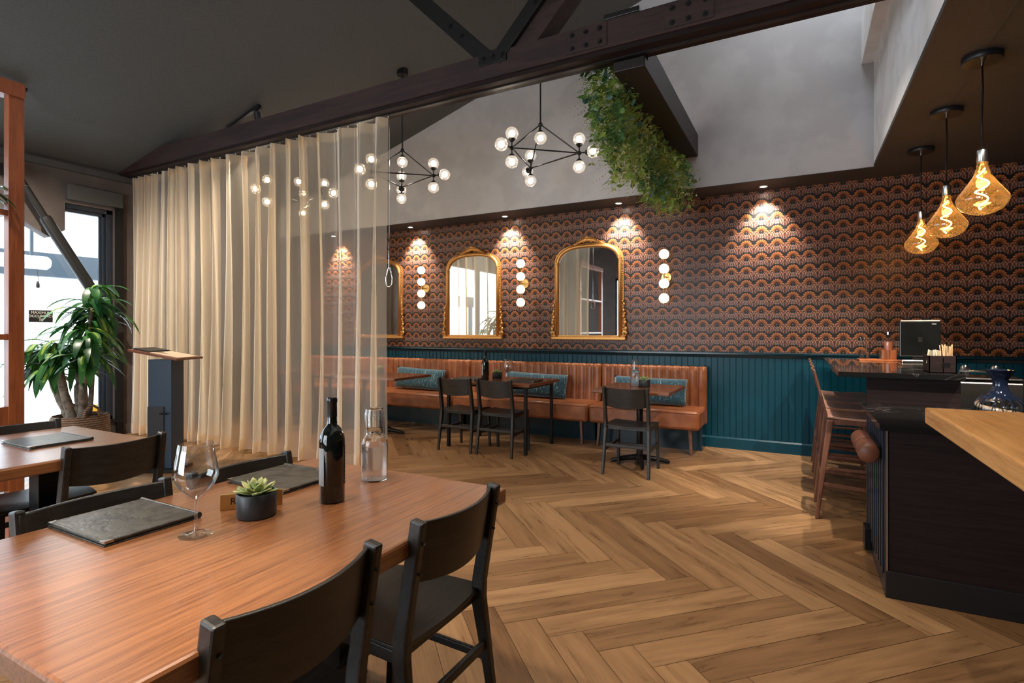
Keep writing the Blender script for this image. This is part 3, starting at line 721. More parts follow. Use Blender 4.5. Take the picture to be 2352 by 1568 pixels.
# ================================================================== BANQUETTE
def banquette(x0, x1, label, endleft=False):
    t = thing('banquette', label, 'banquette', ((x0 + x1) / 2, 0, 0), 0, 'channelled leather banquette along the wall'); w = x1 - x0 - .012; h = w / 2
    n = round(w / .092); cw = w / n
    def prof(u, v):                                    # channelled back pad
        x = -h + u * w; ph_ = (u * n) % 1.0; bul = .026 * math.sqrt(max(0, 1 - (2 * ph_ - 1) ** 2)) if 0 < u < 1 else 0
        k = v * 1.0
        if k < .75: z = .44 + (.845 - .44) * (k / .75); y = 6.03 - bul
        else:
            a = (k - .75) / .25 * PI / 2; z = .845 + (.024 + bul * .25) * math.sin(a); y = 6.055 - (.025 + bul) * math.cos(a)
        if u in (0., 1.): y = min(y + .02, 6.06)
        return (x, y + .03 * (z - .44) , z)
    MB().grid(prof, n * 8, 14).build('back_channels', m_leather, t, smooth=1)
    MB().box(-h + .002, h - .002, 6.05, 6.150, .25, .862).build('backrest', m_leather, t, bevel=.02)
    def seat(u, v):
        return None
    MB().box(-h, h, 5.585, 6.06, .255, .45).build('seat', m_leather, t, bevel=.032, smooth=40)
    MB().tube([(-h + .02, 5.587, .425), (h - .02, 5.587, .425)], .004, 6).build('piping', m_leatherd, t)
    MB().box(-h + .02, h - .02, 5.90, 6.14, 0, .25).build('plinth', m_tealdark, t)
    for lx in (-h + .10, h - .10):
        s_ = -1 if lx < 0 else 1
        MB().bar((lx, 5.67, .256), (lx + s_ * .015, 5.655, 0), .035, .045, .022, .030).build('leg', m_stool, t, bevel=.003)
banquette(-2.055, -.885, 'tan leather banquette section at the right end by the dado')
banquette(-3.86, -2.055, 'tan leather banquette section behind the pair of black chairs')
banquette(-5.66, -3.86, 'tan leather banquette section emerging from the curtain end')
banquette(-6.98, -5.66, 'tan leather banquette section behind the curtain')
def cushion(x, w, label, tilt=0.):
    def f(s_):
        def g(u, v):
            a = (2 * u - 1); b = (2 * v - 1); puff = .075 * (max(0, (1 - a ** 4) * (1 - b ** 4))) ** .5
            pin = 1 - .05 * (1 - abs(a)) ** .5 * abs(b) ** 3; pw_ = 1 - .02 * (1 - abs(b)) * abs(a) ** 3
            return (a * w / 2 * pw_, s_ * puff, b * .145 * pin)
        return g
    b = MB().grid(f(-1), 24, 12); b.grid(f(1), 24, 12)
    o = b.build('cushion', m_cush, None, smooth=1); o.location = (x, 5.925, .605); o.rotation_euler = (R(-14), tilt, 0)
    return tag(o, label, 'cushion', 'teal lumbar cushions')
cushion(-1.47, .80, 'teal lumbar cushion behind the small pedestal table', R(1))
cushion(-2.86, .84, 'teal lumbar cushion behind the table with two chairs', R(1.5))
cushion(-4.62, .82, 'teal lumbar cushion nearest the curtain end', R(2))

# ================================================================== CHAIRS
def make_chair():
    t = thing('dining_chair', '', 'chair'); Wd = .19
    for s in (-1, 1):
        # rear post: floor -> seat -> top (local front is +y)
        p = [(s * (Wd + .012), -.235, 0), (s * (Wd + .006), -.205, .22), (s * Wd, -.178, .40), (s * Wd, -.182, .46), (s * Wd, -.235, .77)]
        MB().sweep(p, [(.024, .026), (.027, .034), (.030, .048), (.029, .044), (.026, .040)], up=(0, 1, 0)).build('rear_leg', m_chairw, t, bevel=.006); rl_ = t.children[-1]
        for zz, yy in ((.63, -.236), (.71, -.249)): MB().tube([(s * (Wd - .004), yy - .0030, zz), (s * (Wd - .004), yy + .006, zz + .0015)], .0042, 8).build('screw', m_iron, rl_)
        p = [(s * (Wd - .005), .185, 0), (s * (Wd - .008), .165, .25), (s * (Wd - .012), .150, .425)]
        MB().sweep(p, [(.024, .024), (.028, .030), (.030, .038)], up=(0, 1, 0)).build('front_leg', m_chairw, t, bevel=.005)
        MB().bar((s * (Wd - .003), -.175, .402), (s * (Wd - .010), .155, .410), .020, .035).build('side_rail', m_chairw, t, bevel=.003)
        MB().bar((s * (Wd + .004), -.205, .215), (s * (Wd - .008), .166, .235), .016, .026).build('stretcher', m_chairw, t, bevel=.004)
    MB().bar((-Wd, -.200, .255), (Wd, -.200, .255), .018, .028).build('stretcher', m_chairw, t, bevel=.004)
    MB().bar((-Wd + .01, .168, .20), (Wd - .01, .168, .20), .018, .028).build('stretcher', m_chairw, t, bevel=.004)
    MB().bar((-Wd, -.165, .405), (Wd, -.165, .405), .018, .030).build('cross_rail', m_chairw, t, bevel=.003)
    MB().bar((-Wd + .01, .140, .405), (Wd - .01, .140, .405), .018, .030).build('cross_rail', m_chairw, t, bevel=.003)
    def bk(u, v):
        a = 2 * u - 1; z0 = .600 - .018 * (1 - a * a) ; z1 = .757 + .004 * a * a; z = z0 + (z1 - z0) * v
        return (a * (Wd + .004), -.196 - (z - .60) * .17 - .052 * (1 - a * a), z)
    MB().shell(bk, 16, 6, (0, -.013, 0)).build('backrest', m_chairw, t, smooth=40, bevel=.003)
    def st(u, v):
        a = 2 * u - 1; return (a * (.205 - .012 * v), -.185 + .375 * v, .438 - .016 * (1 - a * a) * (1 - .5 * v) - (.012 * (v - .85) / .15 if v > .85 else 0))
    MB().shell(st, 14, 10, (0, 0, .012)).build('seat', m_chairw, t, smooth=40, bevel=.003)
    return t
def set_chair(i, x, y, rz, label, group): return place(chair0, i, (x, y, 0), rz, label, group)
chair0 = make_chair()
FG = 'black chairs at the front table'; BG = 'black chairs facing the banquette'; LG = 'black chairs at the far left table'
# facing -X: local +y -> -x : rz = +90
set_chair(0, -1.095, .745, R(90), 'black wooden dining chair nearest the camera, tucked at the front table', FG)
set_chair(1, -1.090, 1.285, R(90), 'black wooden dining chair at front table corner by the open floor', FG)
set_chair(1, -1.615, .835, R(-90), 'black chair across the front table, back behind the left menu', FG)
set_chair(1, -1.590, 1.290, R(-90), 'black chair across the front table, back between glass and wine bottle', FG)
set_chair(1, -2.925, 1.290, R(90), 'black chair at the left table, its back toward the camera', LG)
set_chair(1, -3.400, 1.250, R(-90), 'black chair on the far side of the left table by the basket', LG)
set_chair(1, -1.332, 4.775, 0, 'black chair at the small pedestal table by the right cushion', BG)
set_chair(1, -2.708, 4.895, 0, 'right one of the two black chairs at the long back table', BG)
set_chair(1, -3.177, 4.885, 0, 'left one of the two black chairs at the long back table', BG)
set_chair(1, -5.45, 4.86, 0, 'right black chair seen dimly through the curtain', BG)
set_chair(1, -6.05, 4.86, 0, 'left black chair seen dimly through the curtain', BG)

# ================================================================== TABLES
ZTB = .721
def big_table(x0, x1, y0, y1, label, group):
    t = thing('dining_table', label, 'table', ((x0 + x1) / 2, (y0 + y1) / 2, 0), 0, group); w, l = (x1 - x0) / 2, (y1 - y0) / 2
    MB().box(-w, w, -l, l, ZTB - .05, ZTB).build('tabletop', m_table, t, bevel=.008)
    for yy in (-l + .30, l - .30):
        MB().box(-.05, .05, yy - .05, yy + .05, .03, ZTB - .055).build('pedestal', m_black, t, bevel=.004)
        MB().box(-.30, .30, yy - .04, yy + .04, 0, .03).build('foot', m_black, t, bevel=.008)
        MB().box(-.28, .28, yy - .05, yy + .05, ZTB - .062, ZTB - .05).build('top_bracket', m_black, t)
    return t
big_table(-1.800, -.878, .39, 1.60, 'large reddish brown table in the foreground set with glass and bottle', 'wide brown dining tables')
big_table(-3.60, -2.705, .30, 1.51, 'reddish brown table at left edge before the potted plant', 'wide brown dining tables')
def back_table(x0, x1, y0, y1, label, ped=True):
    cx, cy = (x0 + x1) / 2, (y0 + y1) / 2; t = thing('cafe_table', label, 'table', (cx, cy, 0), 0, 'dark tables along the banquette'); w, l = (x1 - x0) / 2, (y1 - y0) / 2
    MB().box(-w, w, -l, l, ZTB - .032, ZTB).build('tabletop', m_tablex, t, bevel=.006)
    if ped:
        MB().tube([(0, 0, .05), (0, 0, ZTB - .03)], .03, 16).build('pedestal', m_black, t, smooth=40)
        MB().lathe([(0, .085), (.045, .08), (.055, .05), (.04, .035), (0, .035)], 20).build('hub', m_black, t, smooth=40)
        for k in range(4):
            a = R(20 + 90 * k); c, s = math.cos(a), math.sin(a)
            MB().tube([(c * .03, s * .03, .06), (c * .15, s * .15, .045), (c * .25, s * .25, .025), (c * .275, s * .275, .015)], [.028, .024, .019, .012], 10).build('foot', m_black, t, smooth=40)
        MB().box(-.18, .18, -.18, .18, ZTB - .042, ZTB - .032).build('top_bracket', m_black, t)
    else:
        for sx_ in (-1, 1):
            for sy in (-1, 1): MB().box(sx_ * (w - .07) - .016, sx_ * (w - .07) + .016, sy * (l - .06) - .016, sy * (l - .06) + .016, 0, ZTB - .03).build('leg', m_black, t, bevel=.003)
        MB().box(-w + .05, w - .05, -l + .05, l - .05, ZTB - .055, ZTB - .032).build('top_frame', m_black, t)
back_table(-1.70, -1.0, 4.715, 5.46, 'small dark pedestal table beside the bar end of the banquette')
back_table(-3.46, -2.38, 4.80, 5.56, 'long dark table with two chairs and a bottle by the banquette', False)
back_table(-4.98, -4.03, 4.72, 5.40, 'dark pedestal table half hidden by the curtain end')
back_table(-6.4, -5.1, 4.78, 5.50, 'dark table seen dimly through the curtain', False)

# ================================================================== TABLEWARE
def bottle(loc, label, rz=0):
    t = thing('wine_bottle', label, 'bottle', loc, rz, 'dark wine bottles')
    MB().lathe([(0, .004), (.034, 0), (.0385, .005), (.0385, .19), (.036, .208), (.027, .226), (.017, .238), (.0145, .250), (.0135, .30), (.0, .30)], 36).build('glass_body', m_bottle, t, smooth=50)
    MB().lathe([(0, .324), (.0135, .324), (.0158, .320), (.0158, .309), (.0145, .306), (.0150, .262), (.0138, .262)], 28).build('capsule', m_capsule, t, smooth=50)
    lb = MB(); lb.grid(lambda u, v: (.0392 * math.cos(R(150 + 98 * u)), .0392 * math.sin(R(150 + 98 * u)), .055 + .115 * v), 16, 1).build('front_label', m_labelf, t, smooth=1)
    l2 = MB().grid(lambda u, v: (.0392 * math.cos(R(-8 + 62 * u)), .0392 * math.sin(R(-8 + 62 * u)), .055 + .12 * v), 12, 1).build('back_label', m_label, t, smooth=1)
    k = MB()
    for i in range(9):
        z = .062 + i * .0115; a1 = 34 if i % 3 else 22
        k.grid(lambda u, v: (.0396 * math.cos(R(0 + a1 * u)), .0396 * math.sin(R(0 + a1 * u)), z + .004 * v), 5, 1)
    k.build('label_print', m_ink, l2)
    return t
def wine_glass(loc, label):
    t = thing('wine_glass', label, 'wine glass', loc, 0, 'stemmed wine glasses')
    MB().lathe([(0, .001), (.040, .0), (.0405, .0015), (.030, .003), (.010, .006), (.005, .012), (.0038, .03), (.0036, .075), (.005, .092), (.0, .093)], 32).build('stem_and_foot', m_glass, t, smooth=50)
    pr = [(.004, .092), (.022, .108), (.042, .128), (.0525, .150), (.0535, .160), (.050, .185), (.045, .212), (.0405, .238)]
    inn = [(r - .0012, z + .0008) for r, z in pr[::-1]]
    MB().lathe(pr + inn, 40, closed=True).build('bowl', m_glass, t, smooth=60)
    return t
def carafe(loc, label):
    t = thing('water_carafe', label, 'carafe', loc, 0, 'water carafes with tumbler lids')
    pr = [(0, .0), (.044, .0), (.047, .006), (.047, .125), (.045, .140), (.036, .152), (.030, .158), (.029, .178)]
    inn = [(max(r - .003, 0), z + .003) for r, z in pr[::-1]]
    MB().lathe(pr + inn[:-1] + [(0, .004)], 36).build('body', m_solidglass, t, smooth=50)
    MB().lathe([(0, .0045), (.0425, .0045), (.0435, .008), (.0435, .122), (0, .122)], 32).build('water', m_water, t, smooth=50)
    tb = [(.036, .160), (.0355, .188), (.0335, .240), (.031, .254), (0, .256)]
    inn = [(0, .251), (.0295, .250), (.0315, .238), (.0335, .188), (.034, .160)]
    MB().lathe(tb + inn, 36, closed=True).build('tumbler_lid', m_solidglass, t, smooth=50)
    rg = MB()
    for k in range(24):
        a = 2 * PI * k / 24; rg.tube([(.0345 * math.cos(a), .0345 * math.sin(a), .215), (.0335 * math.cos(a), .0335 * math.sin(a), .248)], .0016, 5)
    rg.build('tumbler_ribs', m_glass, t, smooth=1)
    return t
def succulent(loc, label, s=1.):
    t = thing('potted_succulent', label, 'succulent', loc, 0, 'succulents in dark pots'); t.scale = (s, s, s)
    MB().lathe([(0, 0), (.049, 0), (.053, .004), (.054, .066), (.052, .069), (.049, .066), (.048, .056), (0, .056)], 36).build('pot', m_pot, t, smooth=50)
    MB().lathe([(0, .060), (.047, .056)], 20).build('soil', m_soil, t)
    lf = MB(); rn = random.Random(2)
    for ringi, (n, tilt, L) in enumerate(((9, 14, .062), (8, 34, .056), (6, 54, .046), (4, 74, .032))):
        for k in range(n):
            a = 2 * PI * k / n + ringi * .4 + rn.uniform(-.1, .1); ti = R(tilt + rn.uniform(-6, 6)); c, s_ = math.cos(a), math.sin(a)
            def g(u, v):
                w = .0125 * math.sin(PI * min(1, .10 + u * .90)) ** .7 * (1 if u < .98 else 0) + .0005; r = u * L; zz = u * u * .008
                x = r * math.cos(ti); z = r * math.sin(ti) + zz; q = (2 * v - 1) * w
                return (x * c - q * s_, x * s_ + q * c, .058 + z + .25 * abs(q))
            lf.shell(g, 6, 4, (0, 0, .0035))
    lf.build('rosette', m_succ, t, smooth=1)
    return t
def menu(x0, x1, y0, y1, z, label, m2=None):
    cx, cy = (x0 + x1) / 2, (y0 + y1) / 2; t = thing('menu_folder', label, 'menu', (cx, cy, z), 0, 'dark leather menu folders'); w, l = (x1 - x0) / 2, (y1 - y0) / 2
    MB().box(-w, w, -l, l, 0, .004).build('back_cover', m_menu, t, bevel=.0015)
    MB().box(-w + .006, w - .006, -l + .006, l - .004, .0042, .0085).build('pages', m_menus, t)
    MB().box(-w, w, -l, l, .009, .014).build('front_cover', m_menu, t, bevel=.002)
    MB().tube([(-w, l + .001, .009), (w, l + .001, .009)], .009, 12).build('spine', m_menu, t, smooth=40)
    st = MB(); e = .007
    for a, b in (((-w + e, -l + e), (w - e, -l + e)), ((w - e, -l + e), (w - e, l - e)), ((w - e, l - e), (-w + e, l - e)), ((-w + e, l - e), (-w + e, -l + e))):
        n = int(math.dist(a, b) / .006)
        for k in range(n):
            u = (k + .2) / n; v = (k + .75) / n; st.bar((a[0] + (b[0] - a[0]) * u, a[1] + (b[1] - a[1]) * u, .0142), (a[0] + (b[0] - a[0]) * v, a[1] + (b[1] - a[1]) * v, .0142), .001, .0008)
    st.build('stitching', m_menus, t)
    for sx_ in (-1, 1):
        MB().prism([(sx_ * w, -l), (sx_ * (w - .022), -l), (sx_ * w, -l + .022)], 'z', .0088, .0148).build('metal_corner', m_steel, t)
    return t
menu(-1.792, -1.502, .690, .925, ZTB, 'dark leather menu at the left edge of the front table')
menu(-1.768, -1.478, 1.190, 1.430, ZTB, 'dark leather menu behind the succulent on the front table')
menu(-3.32, -3.03, 1.10, 1.34, ZTB, 'dark leather menu on the left table near the plant')
menu(-2.74, -2.44, 5.02, 5.24, ZTB, 'menu folder beside the wine glass on the long back table')
menu(-3.40, -3.10, 4.92, 5.14, ZTB, 'menu folder left of the bottle on the long back table')
wine_glass((-1.387, .847, ZTB), 'empty stemmed wine glass at centre of the front table')
wine_glass((-2.70, 4.95, ZTB), 'empty wine glass on the long back table')
succulent((-1.381, 1.02, ZTB), 'green succulent in round charcoal pot on the front table')
succulent((-3.02, 5.28, ZTB), 'succulent behind the bottle on the long back table')
succulent((-1.32, 5.14, ZTB), 'succulent in dark pot on the small pedestal table')
succulent((-4.66, 5.18, ZTB), 'succulent on the table by the curtain end')
bottle((-1.291, 1.2186, ZTB), 'dark wine bottle standing on the front table', R(30))
bottle((-3.02, 5.02, ZTB), 'dark wine bottle on the long back table', R(10))
carafe((-1.348, 1.47, ZTB), 'glass water carafe capped with a tumbler on the front table')
carafe((-1.41, 5.14, ZTB), 'water carafe on the small pedestal table')
# brass name plate behind the pot
bpz = thing('brass_sign', 'small brass plate standing behind the pot on the front table', 'sign', (-1.458, 1.061, ZTB), math.atan2(.122, .103))
MB().box(-.085, .085, -.005, .005, 0, .046).build('plate', m_brass, bpz, bevel=.001)
text_mesh('lettering', 'R', .028, m_blackp, bpz, (-.050, -.0056, .024), (R(90), 0, 0))

# ================================================================== BAR
ZU, ZL = 1.006, .815
bar = thing('bar_counter', 'dark bar with raised black marble top facing the stools', 'bar', (0, 0, 0))
MB().box(.352, .37, 3.90, 3.94, 0, .0001)
MB().box(.352, .80, 3.90, 3.94, .0, ZU - .032).build('end_panel', m_wenge, bar, bevel=.002)
MB().box(.60, .77, 3.94, 5.92, 0, ZU - .032).build('body', m_wenge, bar)
MB().box(.595, .60, 3.94, 5.92, 0, .10).build('kick_board', m_navy, bar)
MB().prism([(.20, 3.84), (.81, 3.84), (.81, 5.05), (1.0, 5.05), (1.0, 5.95), (.18, 5.95)], 'z', ZU - .032, ZU).build('marble_top', m_marble, bar, bevel=.002)
MB().box(.80, 1.0, 5.10, 5.92, 0, ZU - .032).build('rear_cabinet', m_wenge, bar)
lb_ = thing('service_counter', 'low dark cabinet with marble top at the near end of the bar', 'counter', (0, 0, 0))
MB().box(.362, 2.2, 3.075, 3.895, .0, ZL - .03).build('cabinet', m_wenge, lb_, bevel=.002)
MB().box(.325, 2.2, 3.045, 3.898, ZL - .03, ZL).build('marble_top', m_marble, lb_, bevel=.002)
MB().box(.350, 2.2, 3.062, 3.075, 0, .125).build('kick_board', m_blackp, lb_, bevel=.003)
MB().box(.350, .362, 3.07, 3.895, 0, ZL - .03).build('side_panel', m_navy, lb_)
gr = MB()
for k in range(9): gr.box(.343, .350, 3.12 + k * .085, 3.15 + k * .085, .09, ZL - .04)
gr.build('side_slats', m_navy, lb_, bevel=.002)
MB().box(.318, .350, 3.62, 3.74, .02, .14).build('junction_box', m_black, lb_, bevel=.002)
MB().box(.352, .360, 3.066, 3.072, .12, ZL - .03).build('edge_trim', m_steel, lb_)
ps = thing('leather_bolster', 'brown leather bolster in two rolls on the service counter side', 'bolster', (.290, 3.11, .66))
for a, b in ((0, .20), (.215, .44)):
    MB().tube([(0, a, 0), (0, a + .012, 0), (0, b - .012, 0), (0, b, 0)], [.036, .047, .047, .036], 20).build('roll', m_leatherd, ps, smooth=60)
MB().box(.02, .052, .05, .40, -.03, .03).build('mounting', m_black, ps)

def make_stool():
    t = thing('bar_stool', '', 'bar stool', (0, 0, 0), 0, 'walnut bar stools in a row')   # faces +x
    SZ = .69; W2 = .19
    def seat(u, v): a = 2 * v - 1; return (-.02 + .36 * u, a * (W2 + .005) * (1 - .10 * max(0, u - .8) * 5 * (abs(a) ** 3)), SZ - .010 * math.sin(PI * u) - .006 * (1 - a * a))
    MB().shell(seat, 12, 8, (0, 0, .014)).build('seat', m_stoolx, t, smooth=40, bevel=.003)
    def back(u, v): a = 2 * v - 1; return (-.015 - .075 * u - .012 * (1 - a * a) * u, a * W2, SZ - .012 + .315 * u)
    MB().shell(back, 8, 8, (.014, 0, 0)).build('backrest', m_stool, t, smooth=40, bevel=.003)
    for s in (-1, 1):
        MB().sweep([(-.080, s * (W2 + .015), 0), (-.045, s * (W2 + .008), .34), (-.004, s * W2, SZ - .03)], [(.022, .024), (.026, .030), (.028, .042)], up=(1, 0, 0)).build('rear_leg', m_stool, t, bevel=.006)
        MB().sweep([(.325, s * (W2 + .010), 0), (.318, s * (W2 + .005), .34), (.305, s * (W2 - .008), SZ - .03)], [(.022, .024), (.027, .030), (.030, .040)], up=(1, 0, 0)).build('front_leg', m_stool, t, bevel=.006)
        MB().bar((-.008, s * (W2 - .01), SZ - .04), (.31, s * (W2 - .01), SZ - .04), .022, .036).build('side_rail', m_stool, t, bevel=.004)
        MB().bar((-.058, s * (W2 + .008), .235), (.320, s * (W2 + .006), .215), .018, .026).build('stretcher', m_stool, t, bevel=.004)
        MB().bar((-.052, s * (W2 + .008), .34), (.318, s * (W2 + .006), .34), .018, .020).build('stretcher', m_stool, t, bevel=.004)
    MB().bar((.320, -W2, .25), (.320, W2, .25), .02, .026).build('foot_rail', m_stool, t, bevel=.004)
    MB().bar((-.055, -W2, .30), (-.055, W2, .30), .02, .022).build('stretcher', m_stool, t, bevel=.004)
    MB().bar((.0, -W2, SZ - .05), (.0, W2, SZ - .05), .02, .035).build('cross_rail', m_stool, t, bevel=.003)
    return t
st0 = make_stool()
for i, (y, lab) in enumerate(((4.345, 'walnut bar stool nearest the camera along the bar'), (4.84, 'second walnut bar stool from the camera along the bar'), (5.30, 'third walnut bar stool from the camera along the bar'), (5.75, 'walnut bar stool closest to the papered wall'))):
    place(st0, i, (.175, y, 0), 0, lab)

# items on the raised bar
cy = thing('straw_caddy', 'dark caddy of wooden stirrers and napkins on the bar top', 'caddy', (.735, 4.08, ZU))
cdd = MB(); cdd.box(-.065, .065, -.09, -.085, 0, .10).box(-.065, .065, .085, .09, 0, .10).box(-.065, -.06, -.09, .09, 0, .10).box(.06, .065, -.09, .09, 0, .10).box(-.065, .065, -.09, .09, 0, .004).box(.0, .004, -.09, .09, 0, .09)
cdd.build('caddy_box', m_wenge, cy)
MB().box(-.005, .035, -.0915, -.0895, .035, .06).build('dark_tab', m_black, cy)
rn = random.Random(4); kk = MB()
for i in range(16):
    bx, by = rn.uniform(.008, .055), rn.uniform(-.07, .0); kk.bar((bx, by, .01), (bx + rn.uniform(-.02, .01), by + .01, .16 + rn.uniform(-.01, .01)), .005, .003)
o = kk.build('stirrer_bundle', m_stick); o.location = (.735, 4.08, ZU); tag(o, 'bundle of thin wooden stirrers in the dark caddy', 'stirrers', kind='stuff')
for i in range(5):
    nk = MB(); nk.box(-.002, .002, -.03, .03, 0, .085); q = nk.build('paper_napkin', m_napkin); q.location = (.735 - .052 + i * .010, 4.06 + rn.uniform(-.02, .02), ZU + .045); q.rotation_euler = (rn.uniform(-.35, .1), 0, rn.uniform(-.6, .6))
    tag(q, ('leftmost', 'second from left', 'middle', 'second from right', 'rightmost')[i] + ' cream paper napkin tucked in the dark bar caddy', 'napkin', 'cream napkins in the bar caddy')
ty = thing('wooden_tray', 'orange wooden tray with a raised back on the bar top', 'tray', (.60, 5.45, ZU), 0)
MB().box(-.17, .10, -.10, .10, 0, .012).build('base', m_traywood, ty, bevel=.002); MB().box(.0, .10, .0, .10, .012, .085).build('raised_block', m_traywood, ty, bevel=.003)
for i, (x, y) in enumerate(((.475, 5.43), (.61, 5.38))):
    g = thing('cut_tumbler', ('left' if i == 0 else 'right') + ' cut glass tumbler on the wooden tray', 'tumbler', (x, y, ZU + .012), 0, 'cut glass tumblers on the bar')
    pr = [(0, 0), (.034, 0), (.036, .004), (.040, .075)]; MB().lathe(pr + [(.036, .075), (.033, .014), (0, .012)], 10).build('tumbler_body', m_glass, g)
pb = thing('pink_bottle', 'short round shouldered bottle of pink liquid on the wooden tray', 'bottle', (.65, 5.50, ZU + .085))
MB().lathe([(0, 0), (.034, 0), (.036, .004), (.036, .085), (.030, .10), (.014, .115), (.013, .135)], 24).build('glass_body', m_glass, pb, smooth=50)
MB().lathe([(0, .003), (.033, .003), (.033, .075), (0, .075)], 20).build('liquid', m_pink, pb, smooth=50)
MB().lathe([(0, .132), (.019, .132), (.019, .155), (.010, .160), (0, .160)], 16).build('stopper', m_chrome, pb, smooth=50)
for i in range(2):
    k = MB().tube([(0, 0, .0), (-.05 + i * .03, .01, .15), (-.055 + i * .03, .012, .165)], [.002, .0025, .008 * i + .003], 6).build('bar_spoon', m_chrome, smooth=1); k.location = (.50, 5.45, ZU + .03); tag(k, ('thin straight' if i == 0 else 'round ended') + ' bar spoon leaning in the left tumbler', 'spoon')
mo = thing('till_monitor', 'black till screen seen from behind on the bar top', 'monitor', (.83, 5.30, ZU), R(6))
MB().box(-.135, .135, -.012, .012, .045, .325).build('screen', m_screen, mo, bevel=.006)
MB().box(-.125, .13, -.010, .008, .326, .334).build('top_edge', m_ink, mo)
MB().box(-.04, .04, .012, .035, .0, .12).build('stand', m_blackp, mo); MB().box(-.13, .13, -.06, .06, 0, .018).build('base', m_steel, mo, bevel=.004)
MB().box(-.014, .014, -.0135, -.0115, .16, .20).build('logo_mark', m_iron, mo); MB().box(.075, .105, -.0135, -.0115, .300, .306).build('maker_mark', m_ink, mo)
# behind the bar
ib = thing('steel_ice_bin', 'stainless ice bin with bright lid behind the bar', 'ice bin', (1.05, 4.62, 0))
MB().box(-.22, .18, -.15, .15, 0, .925).build('bin_body', m_steel, ib, bevel=.01); MB().box(-.22, .18, -.15, .15, .927, .955).build('lid', m_chrome, ib, bevel=.012)
MB().tube([(-.12, -.05, .955), (-.12, -.05, .99), (.05, -.05, .99), (.05, -.05, .955)], .008, 8).build('lid_handle', m_chrome, ib, smooth=1)
for i, x in enumerate((-.16, -.06, .10)):
    g = MB().lathe([(0, 0), (.022, 0), (.024, .05), (.016, .065), (0, .065)], 14).build('mixing_tin', m_chrome, smooth=40); g.location = (1.05 + x, 4.72, .955); tag(g, ('leftmost', 'middle', 'rightmost')[i] + ' of three small steel tins on the ice bin lid', 'tin', 'steel tins on the ice bin')
db = MB().lathe([(0, 0), (.20, 0), (.22, .03), (.22, .68), (.19, .80), (.12, .86), (0, .88)], 32).build('domed_bin', m_iron, smooth=40); db.location = (1.46, 5.05, 0); tag(db, 'dark domed metal bin behind the vase', 'bin')
vx, vy = .900, 3.62
va = thing('pebble_vase', 'dark glass vase filled with pale pebbles at the right edge', 'vase', (vx, vy, ZL))
vp = [(.085, 0), (.104, .015), (.112, .040), (.104, .066), (.080, .092)]
MB().lathe([(0, .002)] + vp, 40).build('glass_bowl', m_glass, va, smooth=60)
MB().lathe([(.080, .092), (.055, .112), (.036, .135), (.030, .165), (.034, .195), (.052, .225), (.062, .238), (.059, .238), (.031, .195), (.027, .165), (.033, .135), (.052, .110), (.078, .090)], 40, closed=True).build('neck', m_vase, va, smooth=60)
rb = MB()
for k in range(26):
    a = 2 * PI * k / 26; w_ = .10 * math.sin(k * 2.3)
    rb.tube([(r_ * 1.004 * math.cos(a + w_ * z_ * 20), r_ * 1.004 * math.sin(a + w_ * z_ * 20), z_) for r_, z_ in vp + [(.055, .112)]], .0022, 5)
rb.build('dark_ribs', m_vase, va, smooth=1)
for k in range(90):
    z = .012 + .092 * ((k * .618) % 1.0); a = k * 2.39996; rr0 = (.100 if z < .055 else .100 - (z - .055) * .95) - .012 * rn.random()
    q = MB().sphere((0, 0, 0), .013, 8, (1.25, .5, .8)).build('pebble', m_pebble, va, smooth=1); q.location = (rr0 * math.cos(a), rr0 * math.sin(a), z); q.rotation_euler = (0, rn.uniform(-.6, .6), a + PI / 2)
# oak high table
ok = thing('oak_high_table', 'thick honey oak tabletop jutting in from the right edge', 'table', (0, 0, 0))
def okf(u, v): return None
MB().prism([(.410, 2.52), (2.2, 2.52), (2.2, 1.05), (.425, 1.05)], 'z', .905, .965).build('tabletop', m_slab, ok, bevel=.006)
for x, y in ((1.15, 2.35), (2.1, 2.35), (1.15, 1.2), (2.1, 1.2)): MB().box(x - .04, x + .04, y - .04, y + .04, 0, .905).build('leg', m_black, ok, bevel=.004)

# ================================================================== LEFT SIDE
dv = thing('timber_divider', 'tall red brown timber shelving divider at the left edge', 'divider', (-4.20, 1.49, 0), 0)
MB().box(-.035, .035, -.075, 0, 0, 2.74).build('post', m_redwood, dv, bevel=.003)
MB().box(-.035, .035, -1.475, -1.40, 0, 2.74).build('post', m_redwood, dv, bevel=.003)
for z in (.30, 1.20, 1.94): MB().box(-.15, .03, -1.40, -.075, z, z + .035).build('shelf', m_redwood, dv, bevel=.002)
MB().box(-.05, .05, -1.475, .0, 2.66, 2.75).build('top_rail', m_redwood, dv, bevel=.003)
MB().box(-.03, .03, -1.40, -.075, .335, .80).build('lower_panel', m_redwood, dv)
dp_ = thing('shelf_plant', 'dark trailing plant on the divider shelf', 'plant', (-4.25, 1.33, 1.975))
MB().lathe([(0, 0), (.05, 0), (.06, .10), (.055, .10), (0, .085)], 20).build('pot', m_pot, dp_, smooth=40)
lm = MB(); rn = random.Random(9)
